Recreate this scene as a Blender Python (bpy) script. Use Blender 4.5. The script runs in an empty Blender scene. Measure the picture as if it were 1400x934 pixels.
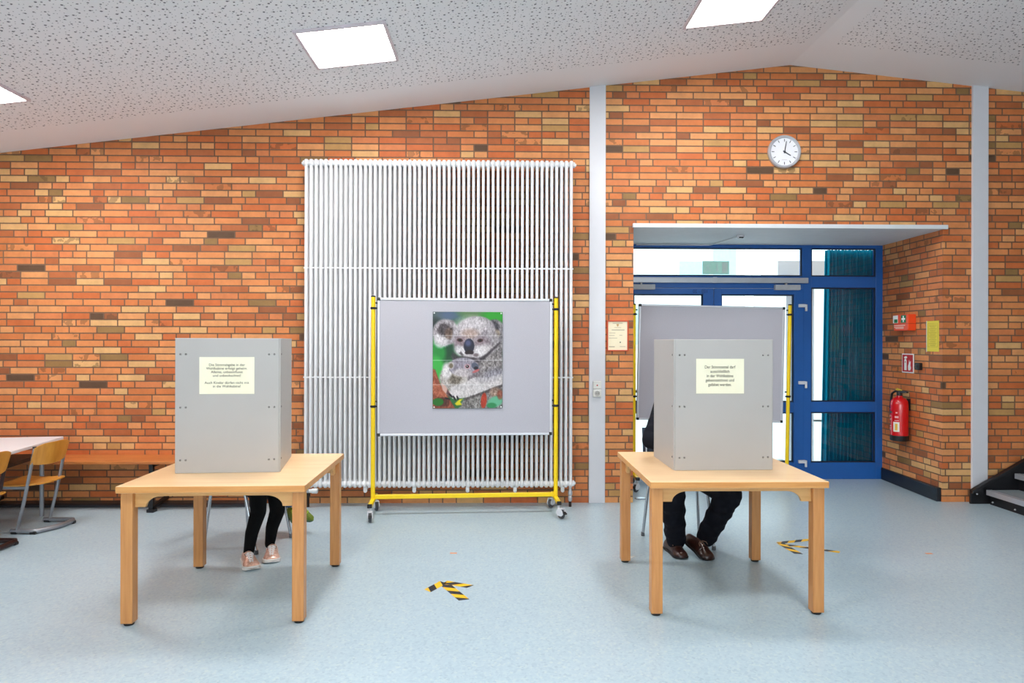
import bpy, bmesh, math, random
import numpy as np
from mathutils import Vector, Matrix, Euler

PI = math.pi
SC = bpy.context.scene
COL = SC.collection
random.seed(7)

# ------------------------------------------------------------------ camera
F_PX, PSI, ROLL, EYE = 933.0, -0.0185, 0.0023, 1.49
CAM_ROT = Matrix.Rotation(PSI, 3, 'Z') @ Matrix.Rotation(PI / 2, 3, 'X') @ Matrix.Rotation(ROLL, 3, 'Z')
cd = bpy.data.cameras.new('camera')
cam = bpy.data.objects.new('camera', cd)
COL.objects.link(cam)
cam.location = (0, 0, EYE)
cam.rotation_euler = CAM_ROT.to_euler()
cd.sensor_width = 36.0
cd.lens = F_PX / 1400 * 36.0
cd.clip_end = 200
SC.camera = cam


def ray(x, y):
    return CAM_ROT @ Vector(((x - 700) / F_PX, -(y - 467) / F_PX, -1))


def P(x, y, Y):
    d = ray(x, y)
    return Vector((0, 0, EYE)) + d * (Y / d.y)


def Fl(x, y, z=0.0):
    d = ray(x, y)
    return Vector((0, 0, EYE)) + d * ((z - EYE) / d.z)


def PX(x, y, X):
    d = ray(x, y)
    return Vector((0, 0, EYE)) + d * (X / d.x)


# ------------------------------------------------------------------ look
SC.view_settings.view_transform = 'Standard'
SC.view_settings.look = 'None'
SC.view_settings.gamma = 1
SC.view_settings.use_curve_mapping = False
SC.view_settings.exposure = 0.0
SC.cycles.use_denoising = True
SC.cycles.max_bounces = 8

PANEL_STRENGTH = 45.0
WINDOW_POWER = 75.0
SKY_STRENGTH = 3.2

w = bpy.data.worlds.new('world')
SC.world = w
w.use_nodes = True
w.node_tree.nodes['Background'].inputs[0].default_value = (0.80, 0.93, 1.0, 1)
w.node_tree.nodes['Background'].inputs[1].default_value = SKY_STRENGTH

RIDGE_X, RIDGE_Z, SL, SR = 2.70, 4.068, 0.1201, -0.1049
WALL_Y = 6.30
X0, X1, Y0 = -6.6, 7.6, -4.6


def ceil_z(x):
    return RIDGE_Z + (SL if x < RIDGE_X else SR) * (x - RIDGE_X)


def window_light(name, loc, rot, sx, sy, power):
    l = bpy.data.lights.new(name, 'AREA')
    l.shape = 'RECTANGLE'
    l.size, l.size_y = sx, sy
    l.energy = power
    l.color = (0.93, 0.97, 1.0)
    o = bpy.data.objects.new(name, l)
    COL.objects.link(o)
    o.location = loc
    o.rotation_euler = rot
    return o


# daylight through the three windows of the wall behind the camera
for wx, wk in ((-3.4, 0.3), (0.4, 2.0), (4.2, 0.15)):
    window_light('window_daylight', (wx, Y0 + 0.05, 1.75), (PI / 2 + 0.9, 0, 0), 2.9, 1.7, WINDOW_POWER * wk)

# ------------------------------------------------------------------ helpers


def lin(c):
    r = []
    for v in c[:3]:
        v = v / 255.0
        r.append(v / 12.92 if v <= 0.04045 else ((v + 0.055) / 1.055) ** 2.4)
    return (*r, 1.0)


class NT:
    def __init__(self, name):
        self.m = bpy.data.materials.new(name)
        self.m.use_nodes = True
        self.t = self.m.node_tree
        self.b = self.t.nodes['Principled BSDF']
        self.out = self.t.nodes['Material Output']

    def n(self, typ, **kw):
        nd = self.t.nodes.new(typ)
        for k, v in kw.items():
            setattr(nd, k, v)
        return nd

    def l(self, a, b):
        self.t.links.new(a, b)

    def math(self, op, a, b=None, c=None):
        nd = self.n('ShaderNodeMath', operation=op)
        for i, v in enumerate((a, b, c)):
            if v is None:
                continue
            if isinstance(v, (int, float)):
                nd.inputs[i].default_value = v
            else:
                self.l(v, nd.inputs[i])
        return nd.outputs[0]

    def mix(self, f, a, b, blend='MIX'):
        nd = self.n('ShaderNodeMix', data_type='RGBA', blend_type=blend)
        for s, v in ((nd.inputs[0], f), (nd.inputs[6], a), (nd.inputs[7], b)):
            if isinstance(v, (int, float)):
                s.default_value = v
            elif isinstance(v, tuple):
                s.default_value = v
            else:
                self.l(v, s)
        return nd.outputs[2]

    def ramp(self, f, stops, interp='LINEAR'):
        nd = self.n('ShaderNodeValToRGB')
        nd.color_ramp.interpolation = interp
        el = nd.color_ramp.elements
        el[0].position, el[0].color = stops[0]
        el[1].position, el[1].color = stops[1]
        for p, c in stops[2:]:
            e = el.new(p)
            e.color = c
        self.l(f, nd.inputs[0])
        return nd.outputs[0]

    def noise(self, vec, scale, detail=2.0, rough=0.5):
        nd = self.n('ShaderNodeTexNoise')
        nd.inputs['Scale'].default_value = scale
        nd.inputs['Detail'].default_value = detail
        nd.inputs['Roughness'].default_value = rough
        if vec is not None:
            self.l(vec, nd.inputs['Vector'])
        return nd.outputs[0]


MATS = {}


def mat(name, c, rough=0.5, metal=0.0, var=0.06, scale=12.0, bump=0.0, stretch=None, spec=0.5, coat=0.0, c2=None):
    """procedural material: base colour broken up by object-space noise"""
    if name in MATS:
        return MATS[name]
    t = NT(name)
    b = t.b
    b.inputs['Roughness'].default_value = rough
    b.inputs['Metallic'].default_value = metal
    b.inputs['Specular IOR Level'].default_value = spec
    b.inputs['Coat Weight'].default_value = coat
    tc = t.n('ShaderNodeTexCoord')
    mp = t.n('ShaderNodeMapping')
    t.l(tc.outputs['Object'], mp.inputs['Vector'])
    if stretch:
        mp.inputs['Scale'].default_value = stretch
    nz = t.noise(mp.outputs[0], scale, 3.0)
    base = lin(c)
    hi = lin(c2) if c2 else tuple(min(1, v * (1 + var)) for v in base[:3]) + (1,)
    lo = tuple(v * (1 - var) for v in base[:3]) + (1,)
    t.l(t.ramp(nz, [(0.3, lo), (0.7, hi)]), b.inputs['Base Color'])
    if bump:
        bp = t.n('ShaderNodeBump')
        bp.inputs['Strength'].default_value = bump
        bp.inputs['Distance'].default_value = 0.002
        t.l(nz, bp.inputs['Height'])
        t.l(bp.outputs[0], b.inputs['Normal'])
    MATS[name] = t.m
    return t.m


def mat_brick():
    t = NT('brick')
    geo = t.n('ShaderNodeNewGeometry')
    sep = t.n('ShaderNodeSeparateXYZ')
    t.l(geo.outputs['Position'], sep.inputs[0])
    h = t.math('ADD', sep.outputs[0], sep.outputs[1])
    z = t.math('ADD', sep.outputs[2], 0.006)
    zr = t.math('DIVIDE', z, 0.0625)
    row = t.math('FLOOR', zr)
    fz = t.math('FRACT', zr)

    def white(x, y, zv):
        cb = t.n('ShaderNodeCombineXYZ')
        for i, v in enumerate((x, y, zv)):
            if isinstance(v, (int, float)):
                cb.inputs[i].default_value = v
            else:
                t.l(v, cb.inputs[i])
        wn = t.n('ShaderNodeTexWhiteNoise', noise_dimensions='3D')
        t.l(cb.outputs[0], wn.inputs['Vector'])
        return wn.outputs['Value']
    rr = white(row, 3.3, 1.7)
    off = t.math('MULTIPLY', t.math('FLOOR', t.math('MULTIPLY', rr, 8.0)), 0.03125)
    u = t.math('DIVIDE', t.math('ADD', t.math('ADD', h, off), 40.0), 0.25)
    cell = t.math('FLOOR', u)
    fu = t.math('FRACT', u)
    split = t.math('LESS_THAN', white(cell, row, 9.1), 0.24)
    fu2 = t.math('MULTIPLY', fu, 2.0)
    half = t.math('MULTIPLY', t.math('FLOOR', fu2), split)
    # local coordinate and width
    fl = t.math('ADD', t.math('MULTIPLY', t.math('FRACT', fu2), split), t.math('MULTIPLY', fu, t.math('SUBTRACT', 1.0, split)))
    wd = t.math('SUBTRACT', 0.25, t.math('MULTIPLY', split, 0.125))
    du = t.math('MULTIPLY', t.math('MINIMUM', fl, t.math('SUBTRACT', 1.0, fl)), wd)
    dz = t.math('MULTIPLY', t.math('MINIMUM', fz, t.math('SUBTRACT', 1.0, fz)), 0.0625)
    d = t.math('MINIMUM', du, dz)
    n1 = t.noise(geo.outputs['Position'], 60.0, 3.0)
    edge = t.math('ADD', d, t.math('MULTIPLY', t.math('SUBTRACT', n1, 0.5), 0.004))
    mask = t.n('ShaderNodeMapRange', interpolation_type='SMOOTHSTEP')
    mask.inputs[1].default_value = 0.0044
    mask.inputs[2].default_value = 0.0068
    t.l(edge, mask.inputs[0])
    rnd = white(cell, row, half)
    cols = [(0.0, (208, 122, 68)), (0.17, (218, 138, 82)), (0.36, (202, 108, 58)), (0.47, (222, 152, 96)),
            (0.62, (210, 126, 76)), (0.74, (184, 104, 60)), (0.83, (220, 170, 112)), (0.905, (192, 146, 88)),
            (0.935, (150, 114, 68)), (0.955, (156, 92, 56)), (0.988, (96, 70, 50))]
    bc = t.ramp(rnd, [(p, lin(c)) for p, c in cols], 'CONSTANT')
    n2 = t.noise(geo.outputs['Position'], 9.0, 4.0, 0.65)
    sm = t.n('ShaderNodeMapRange')
    sm.inputs[3].default_value = 0.72
    sm.inputs[4].default_value = 1.28
    t.l(n2, sm.inputs[0])
    bc = t.mix(1.0, bc, sm.outputs[0], 'MULTIPLY')
    # dark firing clouds inside some bricks
    n3 = t.noise(geo.outputs['Position'], 14.0, 2.0)
    cloud = t.math('MULTIPLY', t.math('GREATER_THAN', white(cell, row, 5.5), 0.94), t.math('GREATER_THAN', n3, 0.54))
    bc = t.mix(t.math('MULTIPLY', cloud, 0.45), bc, lin((88, 66, 42)))
    mc = t.mix(t.noise(geo.outputs['Position'], 1.1, 2.0), lin((98, 68, 48)), lin((138, 108, 86)))
    colr = t.mix(mask.outputs[0], mc, bc)
    t.l(colr, t.b.inputs['Base Color'])
    t.b.inputs['Roughness'].default_value = 0.62
    t.b.inputs['Specular IOR Level'].default_value = 0.35
    hgt = t.math('ADD', mask.outputs[0], t.math('MULTIPLY', n1, 0.25))
    bp = t.n('ShaderNodeBump')
    bp.inputs['Strength'].default_value = 0.6
    bp.inputs['Distance'].default_value = 0.006
    t.l(hgt, bp.inputs['Height'])
    t.l(bp.outputs[0], t.b.inputs['Normal'])
    return t.m


def mat_floor():
    t = NT('speckled_linoleum')
    geo = t.n('ShaderNodeNewGeometry')
    p = geo.outputs['Position']
    base = lin((174, 194, 205))
    v = t.n('ShaderNodeTexVoronoi')
    v.inputs['Scale'].default_value = 85.0
    t.l(p, v.inputs['Vector'])
    sp = t.ramp(v.outputs['Color'], [(0.0, lin((146, 168, 184))), (0.3, lin((170, 191, 203))), (0.72, lin((184, 203, 211))),
                                     (0.93, lin((200, 212, 208)))])
    base = t.mix(0.55, base, sp)
    t.l(base, t.b.inputs['Base Color'])
    t.b.inputs['Roughness'].default_value = 0.3
    t.b.inputs['Specular IOR Level'].default_value = 0.5
    return t.m


def mat_ceiling():
    t = NT('perforated_board')
    geo = t.n('ShaderNodeNewGeometry')
    p = geo.outputs['Position']
    sep = t.n('ShaderNodeSeparateXYZ')
    t.l(p, sep.inputs[0])
    cb = t.n('ShaderNodeCombineXYZ')
    t.l(sep.outputs[0], cb.inputs[0])
    t.l(sep.outputs[1], cb.inputs[1])

    def dots(scale, r0, r1, thresh, seed):
        v = t.n('ShaderNodeTexVoronoi', voronoi_dimensions='2D')
        v.inputs['Scale'].default_value = scale
        v.inputs['Randomness'].default_value = 0.72
        mp = t.n('ShaderNodeMapping')
        mp.inputs['Location'].default_value = (seed, seed * 2.1, 0)
        t.l(cb.outputs[0], mp.inputs['Vector'])
        t.l(mp.outputs[0], v.inputs['Vector'])
        sc_ = t.n('ShaderNodeSeparateColor')
        t.l(v.outputs['Color'], sc_.inputs[0])
        rad = t.math('ADD', t.math('MULTIPLY', sc_.outputs[0], (r1 - r0) * scale), r0 * scale)
        inside = t.math('LESS_THAN', v.outputs['Distance'], rad)
        return t.math('MULTIPLY', inside, t.math('GREATER_THAN', sc_.outputs[1], thresh))
    d = t.math('MAXIMUM', dots(18.0, 0.0058, 0.0082, 0.12, 0.3), t.math('MULTIPLY', dots(28.0, 0.0030, 0.0045, 0.2, 7.7), 0.7))
    # plain borders: along the wall and along the ridge
    okY = t.math('LESS_THAN', sep.outputs[1], 5.80)
    okX = t.math('GREATER_THAN', t.math('ABSOLUTE', t.math('SUBTRACT', sep.outputs[0], 2.75)), 0.12)
    d = t.math('MULTIPLY', d, t.math('MULTIPLY', okY, okX))
    base = t.mix(t.noise(p, 2.0, 2.0), lin((243, 242, 244)), lin((247, 246, 247)))
    t.l(t.mix(d, base, lin((112, 112, 120))), t.b.inputs['Base Color'])
    t.b.inputs['Roughness'].default_value = 0.8
    t.b.inputs['Specular IOR Level'].default_value = 0.2
    return t.m


def mat_emit(name, c, s):
    t = NT(name)
    t.b.inputs['Base Color'].default_value = lin(c)
    t.b.inputs['Emission Color'].default_value = lin(c)
    t.b.inputs['Emission Strength'].default_value = s
    return t.m


def mat_glass():
    t = NT('window_glass')
    tr = t.n('ShaderNodeBsdfTransparent')
    tr.inputs[0].default_value = (0.93, 0.97, 0.97, 1)
    gl = t.n('ShaderNodeBsdfGlossy')
    gl.inputs['Roughness'].default_value = 0.02
    fr = t.n('ShaderNodeFresnel')
    fr.inputs[0].default_value = 1.45
    mx = t.n('ShaderNodeMixShader')
    t.l(fr.outputs[0], mx.inputs[0])
    t.l(tr.outputs[0], mx.inputs[1])
    t.l(gl.outputs[0], mx.inputs[2])
    t.l(mx.outputs[0], t.out.inputs[0])
    return t.m


def mat_vcol(name, rough=0.4):
    t = NT(name)
    a = t.n('ShaderNodeVertexColor', layer_name='picture')
    t.l(a.outputs[0], t.b.inputs['Base Color'])
    t.b.inputs['Roughness'].default_value = rough
    return t.m


def mat_wood(name, light, dark, axis, scale=5.0, rough=0.38):
    if name in MATS:
        return MATS[name]
    t = NT(name)
    tc = t.n('ShaderNodeTexCoord')
    mp = t.n('ShaderNodeMapping')
    s = [14.0, 14.0, 14.0]
    s[axis] = 0.9
    mp.inputs['Scale'].default_value = s
    t.l(tc.outputs['Object'], mp.inputs['Vector'])
    n1 = t.noise(mp.outputs[0], scale, 5.0, 0.6)
    n2 = t.noise(mp.outputs[0], scale * 0.25, 2.0)
    f = t.math('ADD', t.math('MULTIPLY', n1, 0.6), t.math('MULTIPLY', n2, 0.4))
    t.l(t.ramp(f, [(0.32, lin(dark)), (0.62, lin(light))]), t.b.inputs['Base Color'])
    t.b.inputs['Roughness'].default_value = rough
    t.b.inputs['Coat Weight'].default_value = 0.15
    MATS[name] = t.m
    return t.m


def mat_translucent(name, c, rough=0.8, tr=0.5, streak=0.0):
    t = NT(name)
    geo = t.n('ShaderNodeTexCoord')
    nz = t.noise(geo.outputs['Object'], 20.0, 2.0)
    col = t.mix(nz, tuple(v * 0.9 for v in lin(c)[:3]) + (1,), lin(c))
    df = t.n('ShaderNodeBsdfDiffuse')
    tl = t.n('ShaderNodeBsdfTranslucent')
    t.l(col, df.inputs[0])
    t.l(col, tl.inputs[0])
    mx = t.n('ShaderNodeMixShader')
    mx.inputs[0].default_value = tr
    t.l(df.outputs[0], mx.inputs[1])
    t.l(tl.outputs[0], mx.inputs[2])
    t.l(mx.outputs[0], t.out.inputs[0])
    return t.m


class MB:
    """collects shapes into one bmesh, linked as ONE mesh object by build()"""

    def __init__(self):
        self.b = bmesh.new()
        self.mi = 0

    def face(self, vs):
        try:
            f = self.b.faces.new(vs)
            f.material_index = self.mi
            return f
        except ValueError:
            return None

    def prism(self, pts, d, ax='y', at=0.0):
        """extrude a polygon: pts in the plane across axis ax, from at to at+d"""
        def v3(p, t):
            if ax == 'y':
                return (p[0], t, p[1])
            if ax == 'x':
                return (t, p[0], p[1])
            return (p[0], p[1], t)
        a = [self.b.verts.new(v3(p, at)) for p in pts]
        c = [self.b.verts.new(v3(p, at + d)) for p in pts]
        n = len(pts)
        fs = [self.face(a), self.face(c[::-1])]
        for i in range(n):
            fs.append(self.face([a[i], c[i], c[(i + 1) % n], a[(i + 1) % n]]))
        return self

    def box(self, c, s, rot=None):
        hx, hy, hz = s[0] / 2, s[1] / 2, s[2] / 2
        R = rot if rot is not None else Matrix.Identity(3)
        if isinstance(R, (tuple, list)):
            R = Euler(R).to_matrix()
        v = [self.b.verts.new(Vector(c) + R @ Vector((x * hx, y * hy, z * hz)))
             for x in (-1, 1) for y in (-1, 1) for z in (-1, 1)]
        for q in ((0, 1, 3, 2), (4, 6, 7, 5), (0, 4, 5, 1), (2, 3, 7, 6), (0, 2, 6, 4), (1, 5, 7, 3)):
            self.face([v[i] for i in q])
        return self

    def box2(self, a, b):
        return self.box([(a[i] + b[i]) / 2 for i in range(3)], [abs(b[i] - a[i]) for i in range(3)])

    def rings(self, rs, cap=True, closed=False):
        n = len(rs[0])
        vs = [[self.b.verts.new(p) for p in r] for r in rs]
        m = len(vs)
        for i in range(m if closed else m - 1):
            a, c = vs[i], vs[(i + 1) % m]
            for j in range(n):
                self.face([a[j], a[(j + 1) % n], c[(j + 1) % n], c[j]])
        if cap and not closed:
            self.face(vs[0][::-1])
            self.face(vs[-1])
        return self

    def cyl(self, p0, p1, r0, r1=None, seg=16):
        return self.tube([p0, p1], [r0, r0 if r1 is None else r1], seg)

    def tube(self, pts, r, seg=12, ry=None):
        pts = [Vector(p) for p in pts]
        if isinstance(r, (int, float)):
            r = [r] * len(pts)
        rs = []
        ref = None
        for i, p in enumerate(pts):
            a = pts[max(i - 1, 0)]
            c = pts[min(i + 1, len(pts) - 1)]
            t = (c - a).normalized()
            if ref is None:
                ref = Vector((0, 0, 1)) if abs(t.z) < 0.9 else Vector((0, 1, 0))
            u = (ref - t * ref.dot(t)).normalized()
            ref = u
            v = t.cross(u)
            k = 1.0 if ry is None else ry
            rs.append([p + u * (math.cos(q) * r[i]) + v * (math.sin(q) * r[i] * k)
                       for q in [2 * PI * j / seg for j in range(seg)]])
        return self.rings(rs)

    def ball(self, c, r, seg=16, rot=None):
        if isinstance(r, (int, float)):
            r = (r, r, r)
        R = Euler(rot).to_matrix() if rot else Matrix.Identity(3)
        rs = []
        m = seg // 2
        for i in range(m + 1):
            th = PI * min(max(i / m, 0.02), 0.98)
            rs.append([Vector(c) + R @ Vector((r[0] * math.sin(th) * math.cos(2 * PI * j / seg),
                                               r[1] * math.sin(th) * math.sin(2 * PI * j / seg),
                                               -r[2] * math.cos(th))) for j in range(seg)])
        return self.rings(rs)

    def lathe(self, prof, c=(0, 0, 0), axis='z', seg=24):
        rs = []
        for r, h in prof:
            r = max(r, 1e-4)
            ring = []
            for j in range(seg):
                q = 2 * PI * j / seg
                x, y = r * math.cos(q), r * math.sin(q)
                if axis == 'z':
                    v = (x, y, h)
                elif axis == 'y':
                    v = (x, h, y)
                else:
                    v = (h, x, y)
                ring.append(Vector(c) + Vector(v))
            rs.append(ring)
        return self.rings(rs)

    def limb(self, pts, rad, seg=14):
        pts = [Vector(p) for p in pts]
        for p, r in zip(pts, rad):
            self.ball(p, r, seg)
        for i in range(len(pts) - 1):
            self.cyl(pts[i], pts[i + 1], rad[i], rad[i + 1], seg)
        return self

    def mesh(self, name, mats):
        bmesh.ops.recalc_face_normals(self.b, faces=self.b.faces[:])
        me = bpy.data.meshes.new(name)
        self.b.to_mesh(me)
        self.b.free()
        for m in (mats if isinstance(mats, (list, tuple)) else [mats]):
            me.materials.append(m)
        return me

    def build(self, name, mats, parent=None, bevel=0.0, smooth=False, seg=2, angle=0.6, loc=None, rot=None):
        me = self.mesh(name, mats)
        o = bpy.data.objects.new(name, me)
        COL.objects.link(o)
        if parent is not None:
            o.parent = parent
        if loc is not None:
            o.location = loc
        if rot is not None:
            o.rotation_euler = rot
        if smooth:
            me.polygons.foreach_set('use_smooth', [True] * len(me.polygons))
            if smooth == 'auto':
                me.set_sharp_from_angle(angle=angle)
        if bevel:
            bv = o.modifiers.new('bevel', 'BEVEL')
            bv.width = bevel
            bv.segments = seg
            bv.limit_method = 'ANGLE'
            bv.angle_limit = 0.7
        return o


def tag(o, label, cat, group=None):
    o['label'] = label
    o['category'] = cat
    if group:
        o['group'] = group
    return o


def struct(o):
    o['kind'] = 'structure'
    return o


def empty(name, loc, rz=0.0, label=None, cat=None, group=None):
    o = bpy.data.objects.new(name, None)
    COL.objects.link(o)
    o.location = loc
    o.rotation_euler = (0, 0, rz)
    o.empty_display_size = 0.1
    if label:
        tag(o, label, cat, group)
    return o


def rotz(v, a):
    c, s = math.cos(a), math.sin(a)
    return Vector((v[0] * c - v[1] * s, v[0] * s + v[1] * c, v[2] if len(v) > 2 else 0))


def text_mesh(lines, line_h, width, size, m, parent, loc, rot=(PI / 2, 0, 0), name='lettering', mirror=False, bold=0.0):
    """lettering as a mesh, centred on loc, scaled so that the widest line is `width`"""
    cu = bpy.data.curves.new('txt', 'FONT')
    cu.body = '\n'.join(lines)
    cu.align_x = 'CENTER'
    cu.align_y = 'CENTER'
    cu.size = size
    cu.space_line = line_h / size
    cu.offset = bold
    cu.fill_mode = 'FRONT'
    tmp = bpy.data.objects.new('txt', cu)
    COL.objects.link(tmp)
    dg = bpy.context.evaluated_depsgraph_get()
    dg.update()
    me = bpy.data.meshes.new_from_object(tmp.evaluated_get(dg))
    bpy.data.objects.remove(tmp)
    xs = [v.co.x for v in me.vertices]
    ys = [v.co.y for v in me.vertices]
    k = width / max(1e-6, max(xs) - min(xs))
    cx, cy = (max(xs) + min(xs)) / 2, (max(ys) + min(ys)) / 2
    for v in me.vertices:
        v.co.x = (v.co.x - cx) * k * (-1 if mirror else 1)
        v.co.y -= cy
    me.materials.clear()
    me.materials.append(m)
    o = bpy.data.objects.new(name, me)
    COL.objects.link(o)
    o.parent = parent
    o.location = loc
    o.rotation_euler = rot
    return o


def remesh(mb, name, m, parent, voxel=0.006, smooth=6, origin=Vector((0, 0, 0))):
    """fuse overlapping limbs into one continuous surface"""
    bmesh.ops.translate(mb.b, vec=-origin, verts=mb.b.verts[:])
    me = mb.mesh('tmp', m)
    tmp = bpy.data.objects.new('tmp', me)
    COL.objects.link(tmp)
    r = tmp.modifiers.new('r', 'REMESH')
    r.mode = 'VOXEL'
    r.voxel_size = voxel
    s = tmp.modifiers.new('s', 'SMOOTH')
    s.factor = 0.5
    s.iterations = smooth
    dg = bpy.context.evaluated_depsgraph_get()
    dg.update()
    me2 = bpy.data.meshes.new_from_object(tmp.evaluated_get(dg))
    bpy.data.objects.remove(tmp)
    me2.name = name
    me2.materials.clear()
    me2.materials.append(m)
    me2.polygons.foreach_set('use_smooth', [True] * len(me2.polygons))
    o = bpy.data.objects.new(name, me2)
    COL.objects.link(o)
    if parent is not None:
        o.parent = parent
    return o


# ------------------------------------------------------------------ materials
BRICK = mat_brick()
FLOOR = mat_floor()
CEIL = mat_ceiling()
GLASS = mat_glass()
LIGHT = mat_emit('lamp_diffuser', (255, 252, 250), PANEL_STRENGTH)
PLASTER = mat('plaster', (242, 240, 238), 0.8, var=0.03)  # for the unseen walls, whitened to bounce more light into the hall
WHITE_METAL = mat('white_lacquer', (218, 218, 223), 0.22, var=0.01, spec=0.6)
RAD_WHITE = mat('radiator_enamel', (236, 236, 238), 0.3, var=0.01)
SOFFIT = mat('soffit_board', (222, 226, 230), 0.55, var=0.02)
BLUE = mat('blue_powder_coat', (32, 96, 174), 0.38, var=0.04, scale=4)
GASKET = mat('dark_gasket', (16, 34, 56), 0.5)
SILVER = mat('brushed_aluminium', (198, 200, 206), 0.35, metal=0.5, var=0.03)
YELLOW = mat('yellow_lacquer', (250, 212, 16), 0.35, var=0.02)
BLACK = mat('black_plastic', (20, 20, 22), 0.45)
FELT = mat('grey_felt', (186, 184, 192), 0.95, var=0.05, scale=160, bump=0.25, spec=0.1)
PANEL_GREY = mat('grey_laminate', (180, 177, 174), 0.4, var=0.025, scale=3)
PANEL_EDGE = mat('pale_edge', (214, 208, 202), 0.5)
RIVET = mat('dull_rivet', (140, 137, 135), 0.4, metal=0.6)
CREAM = mat('cream_paper', (244, 240, 214), 0.8, var=0.015)
INK = mat('printed_ink', (70, 62, 50), 0.8)
BEECH_TOP_LIT = mat_wood('beech_top_lit', (250, 214, 166), (242, 198, 146), 0)  # same beech, paler: light from above put into the colour
BEECH_EDGE_SHADED = mat_wood('beech_edge_shaded', (228, 164, 94), (212, 142, 74), 0)  # sides of the slab, their shade put into the wood colour
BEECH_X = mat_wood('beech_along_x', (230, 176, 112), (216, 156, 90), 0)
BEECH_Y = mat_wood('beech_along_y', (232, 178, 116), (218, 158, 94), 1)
BEECH_Z_SHADED = mat_wood('beech_along_z_shaded', (214, 150, 88), (194, 126, 68), 2)  # legs: upright grain, with shade put into the darker colour
PLY = mat_wood('amber_plywood', (214, 150, 60), (190, 122, 38), 2, 2.0)
BENCHWOOD = mat_wood('bench_pine', (208, 128, 66), (176, 98, 46), 0)
TUBE_GREY = mat('grey_tube_steel', (150, 152, 158), 0.35, metal=0.6)
CHROME = mat('chrome_tube', (190, 194, 200), 0.22, metal=0.9)
MAROON = mat('dark_maroon_steel', (44, 20, 18), 0.4)
STEEL_BLACK = mat('black_steel', (24, 24, 28), 0.42, var=0.2)

# ------------------------------------------------------------------ room
m = MB()
m.box2((X0, Y0, -0.12), (X1, 7.6, 0))
struct(m.build('floor', FLOOR))

m = MB()
m.prism([(X0, ceil_z(X0)), (RIDGE_X, RIDGE_Z), (X1, ceil_z(X1)), (X1, 4.5), (X0, 4.5)], 6.9 - Y0 + 0.2, 'y', Y0 - 0.2)
struct(m.build('ceiling', CEIL))

OPL, OPR, LINT = 1.24, 4.14, 2.58


def wall_poly(xa, xb, z0=0.0):
    pts = [(xa, z0), (xb, z0), (xb, ceil_z(xb) + 0.02)]
    if xa < RIDGE_X < xb:
        pts.append((RIDGE_X, RIDGE_Z + 0.02))
    pts.append((xa, ceil_z(xa) + 0.02))
    return pts


m = MB()
m.prism(wall_poly(X0, 1.0), 0.3, 'y', WALL_Y)
m.prism(wall_poly(1.0, 4.4, LINT), 0.3, 'y', WALL_Y)
m.prism(wall_poly(4.4, X1), 0.3, 'y', WALL_Y)
struct(m.build('wall_back', BRICK))
m = MB()
m.prism([(OPR, WALL_Y), (4.4, WALL_Y), (4.45, 7.46), (4.177, 7.46)], LINT, 'z', 0)
struct(m.build('wall_recess_right', BRICK))
m = MB()
m.prism([(1.0, WALL_Y), (OPL, WALL_Y), (OPL, 7.62), (1.0, 7.62)], LINT, 'z', 0)
struct(m.build('wall_recess_left', BRICK))
m = MB()
m.box2((X0 - 0.2, Y0, 0), (X0, 6.6, ceil_z(X0) + 0.1))
struct(m.build('wall_left', PLASTER))
m = MB()
m.box2((X1, Y0, 0), (X1 + 0.2, 6.6, ceil_z(X1) + 0.1))
struct(m.build('wall_right', mat('darkened_wall', (70, 58, 50), 0.6)))  # unseen wall, coloured dark to dim the right side of the hall
m = MB()
zt = 4.3
m.box2((X0, Y0 - 0.2, 0), (X1, Y0, 0.9))
m.box2((X0, Y0 - 0.2, 2.6), (X1, Y0, zt))
for a, b in ((X0, -4.85), (-1.95, -1.05), (1.85, 2.75), (5.65, X1)):
    m.box2((a, Y0 - 0.2, 0.9), (b, Y0, 2.6))
struct(m.build('wall_front', PLASTER))
for i, wx in enumerate((-3.4, 0.4, 4.2)):
    fr = MB()
    for dx in (-1.42, 0, 1.42):
        fr.box2((wx + dx - 0.03, Y0 - 0.14, 0.9), (wx + dx + 0.03, Y0 - 0.08, 2.6))
    for zz in (0.93, 2.57):
        fr.box2((wx - 1.45, Y0 - 0.14, zz - 0.03), (wx + 1.45, Y0 - 0.08, zz + 0.03))
    fo = struct(fr.build('window_%d' % (i + 3), WHITE_METAL))
    g = MB()
    g.box2((wx - 1.42, Y0 - 0.115, 0.93), (wx + 1.42, Y0 - 0.105, 2.57))
    g.build('pane', GLASS, fo)

# steel columns set in the brick wall
for i, (a, b) in enumerate(((0.828, 0.978), (4.409, 4.557))):
    m = MB()
    m.box2((a, WALL_Y - 0.022, 0), (b, WALL_Y + 0.1, ceil_z((a + b) / 2) + 0.02))
    struct(m.build('trim_%d' % (i + 1), WHITE_METAL, bevel=0.004))

# soffit board over the door recess
m = MB()
m.box2((OPL - 0.01, WALL_Y - 0.03, 2.546), (4.172, 7.5, 2.584))
struct(m.build('trim_3', SOFFIT, bevel=0.002))

# low dark base along the bench wall, black kerb in the recess
m = MB()
m.prism([(6.155, 0), (6.31, 0), (6.31, 0.03), (6.19, 0.028), (6.165, 0.018)], 4.4, 'x', -6.55)
struct(m.build('baseboard_left', mat('dark_rubber_base', (46, 48, 54), 0.4)))
m = MB()
m.prism([(4.095, 6.315), (4.145, 6.315), (4.18, 7.352), (4.155, 7.352)], 0.128, 'z', 0)
struct(m.build('baseboard_right', mat('black_kerb_paint', (26, 32, 40), 0.42, var=0.25), bevel=0.006))

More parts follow.
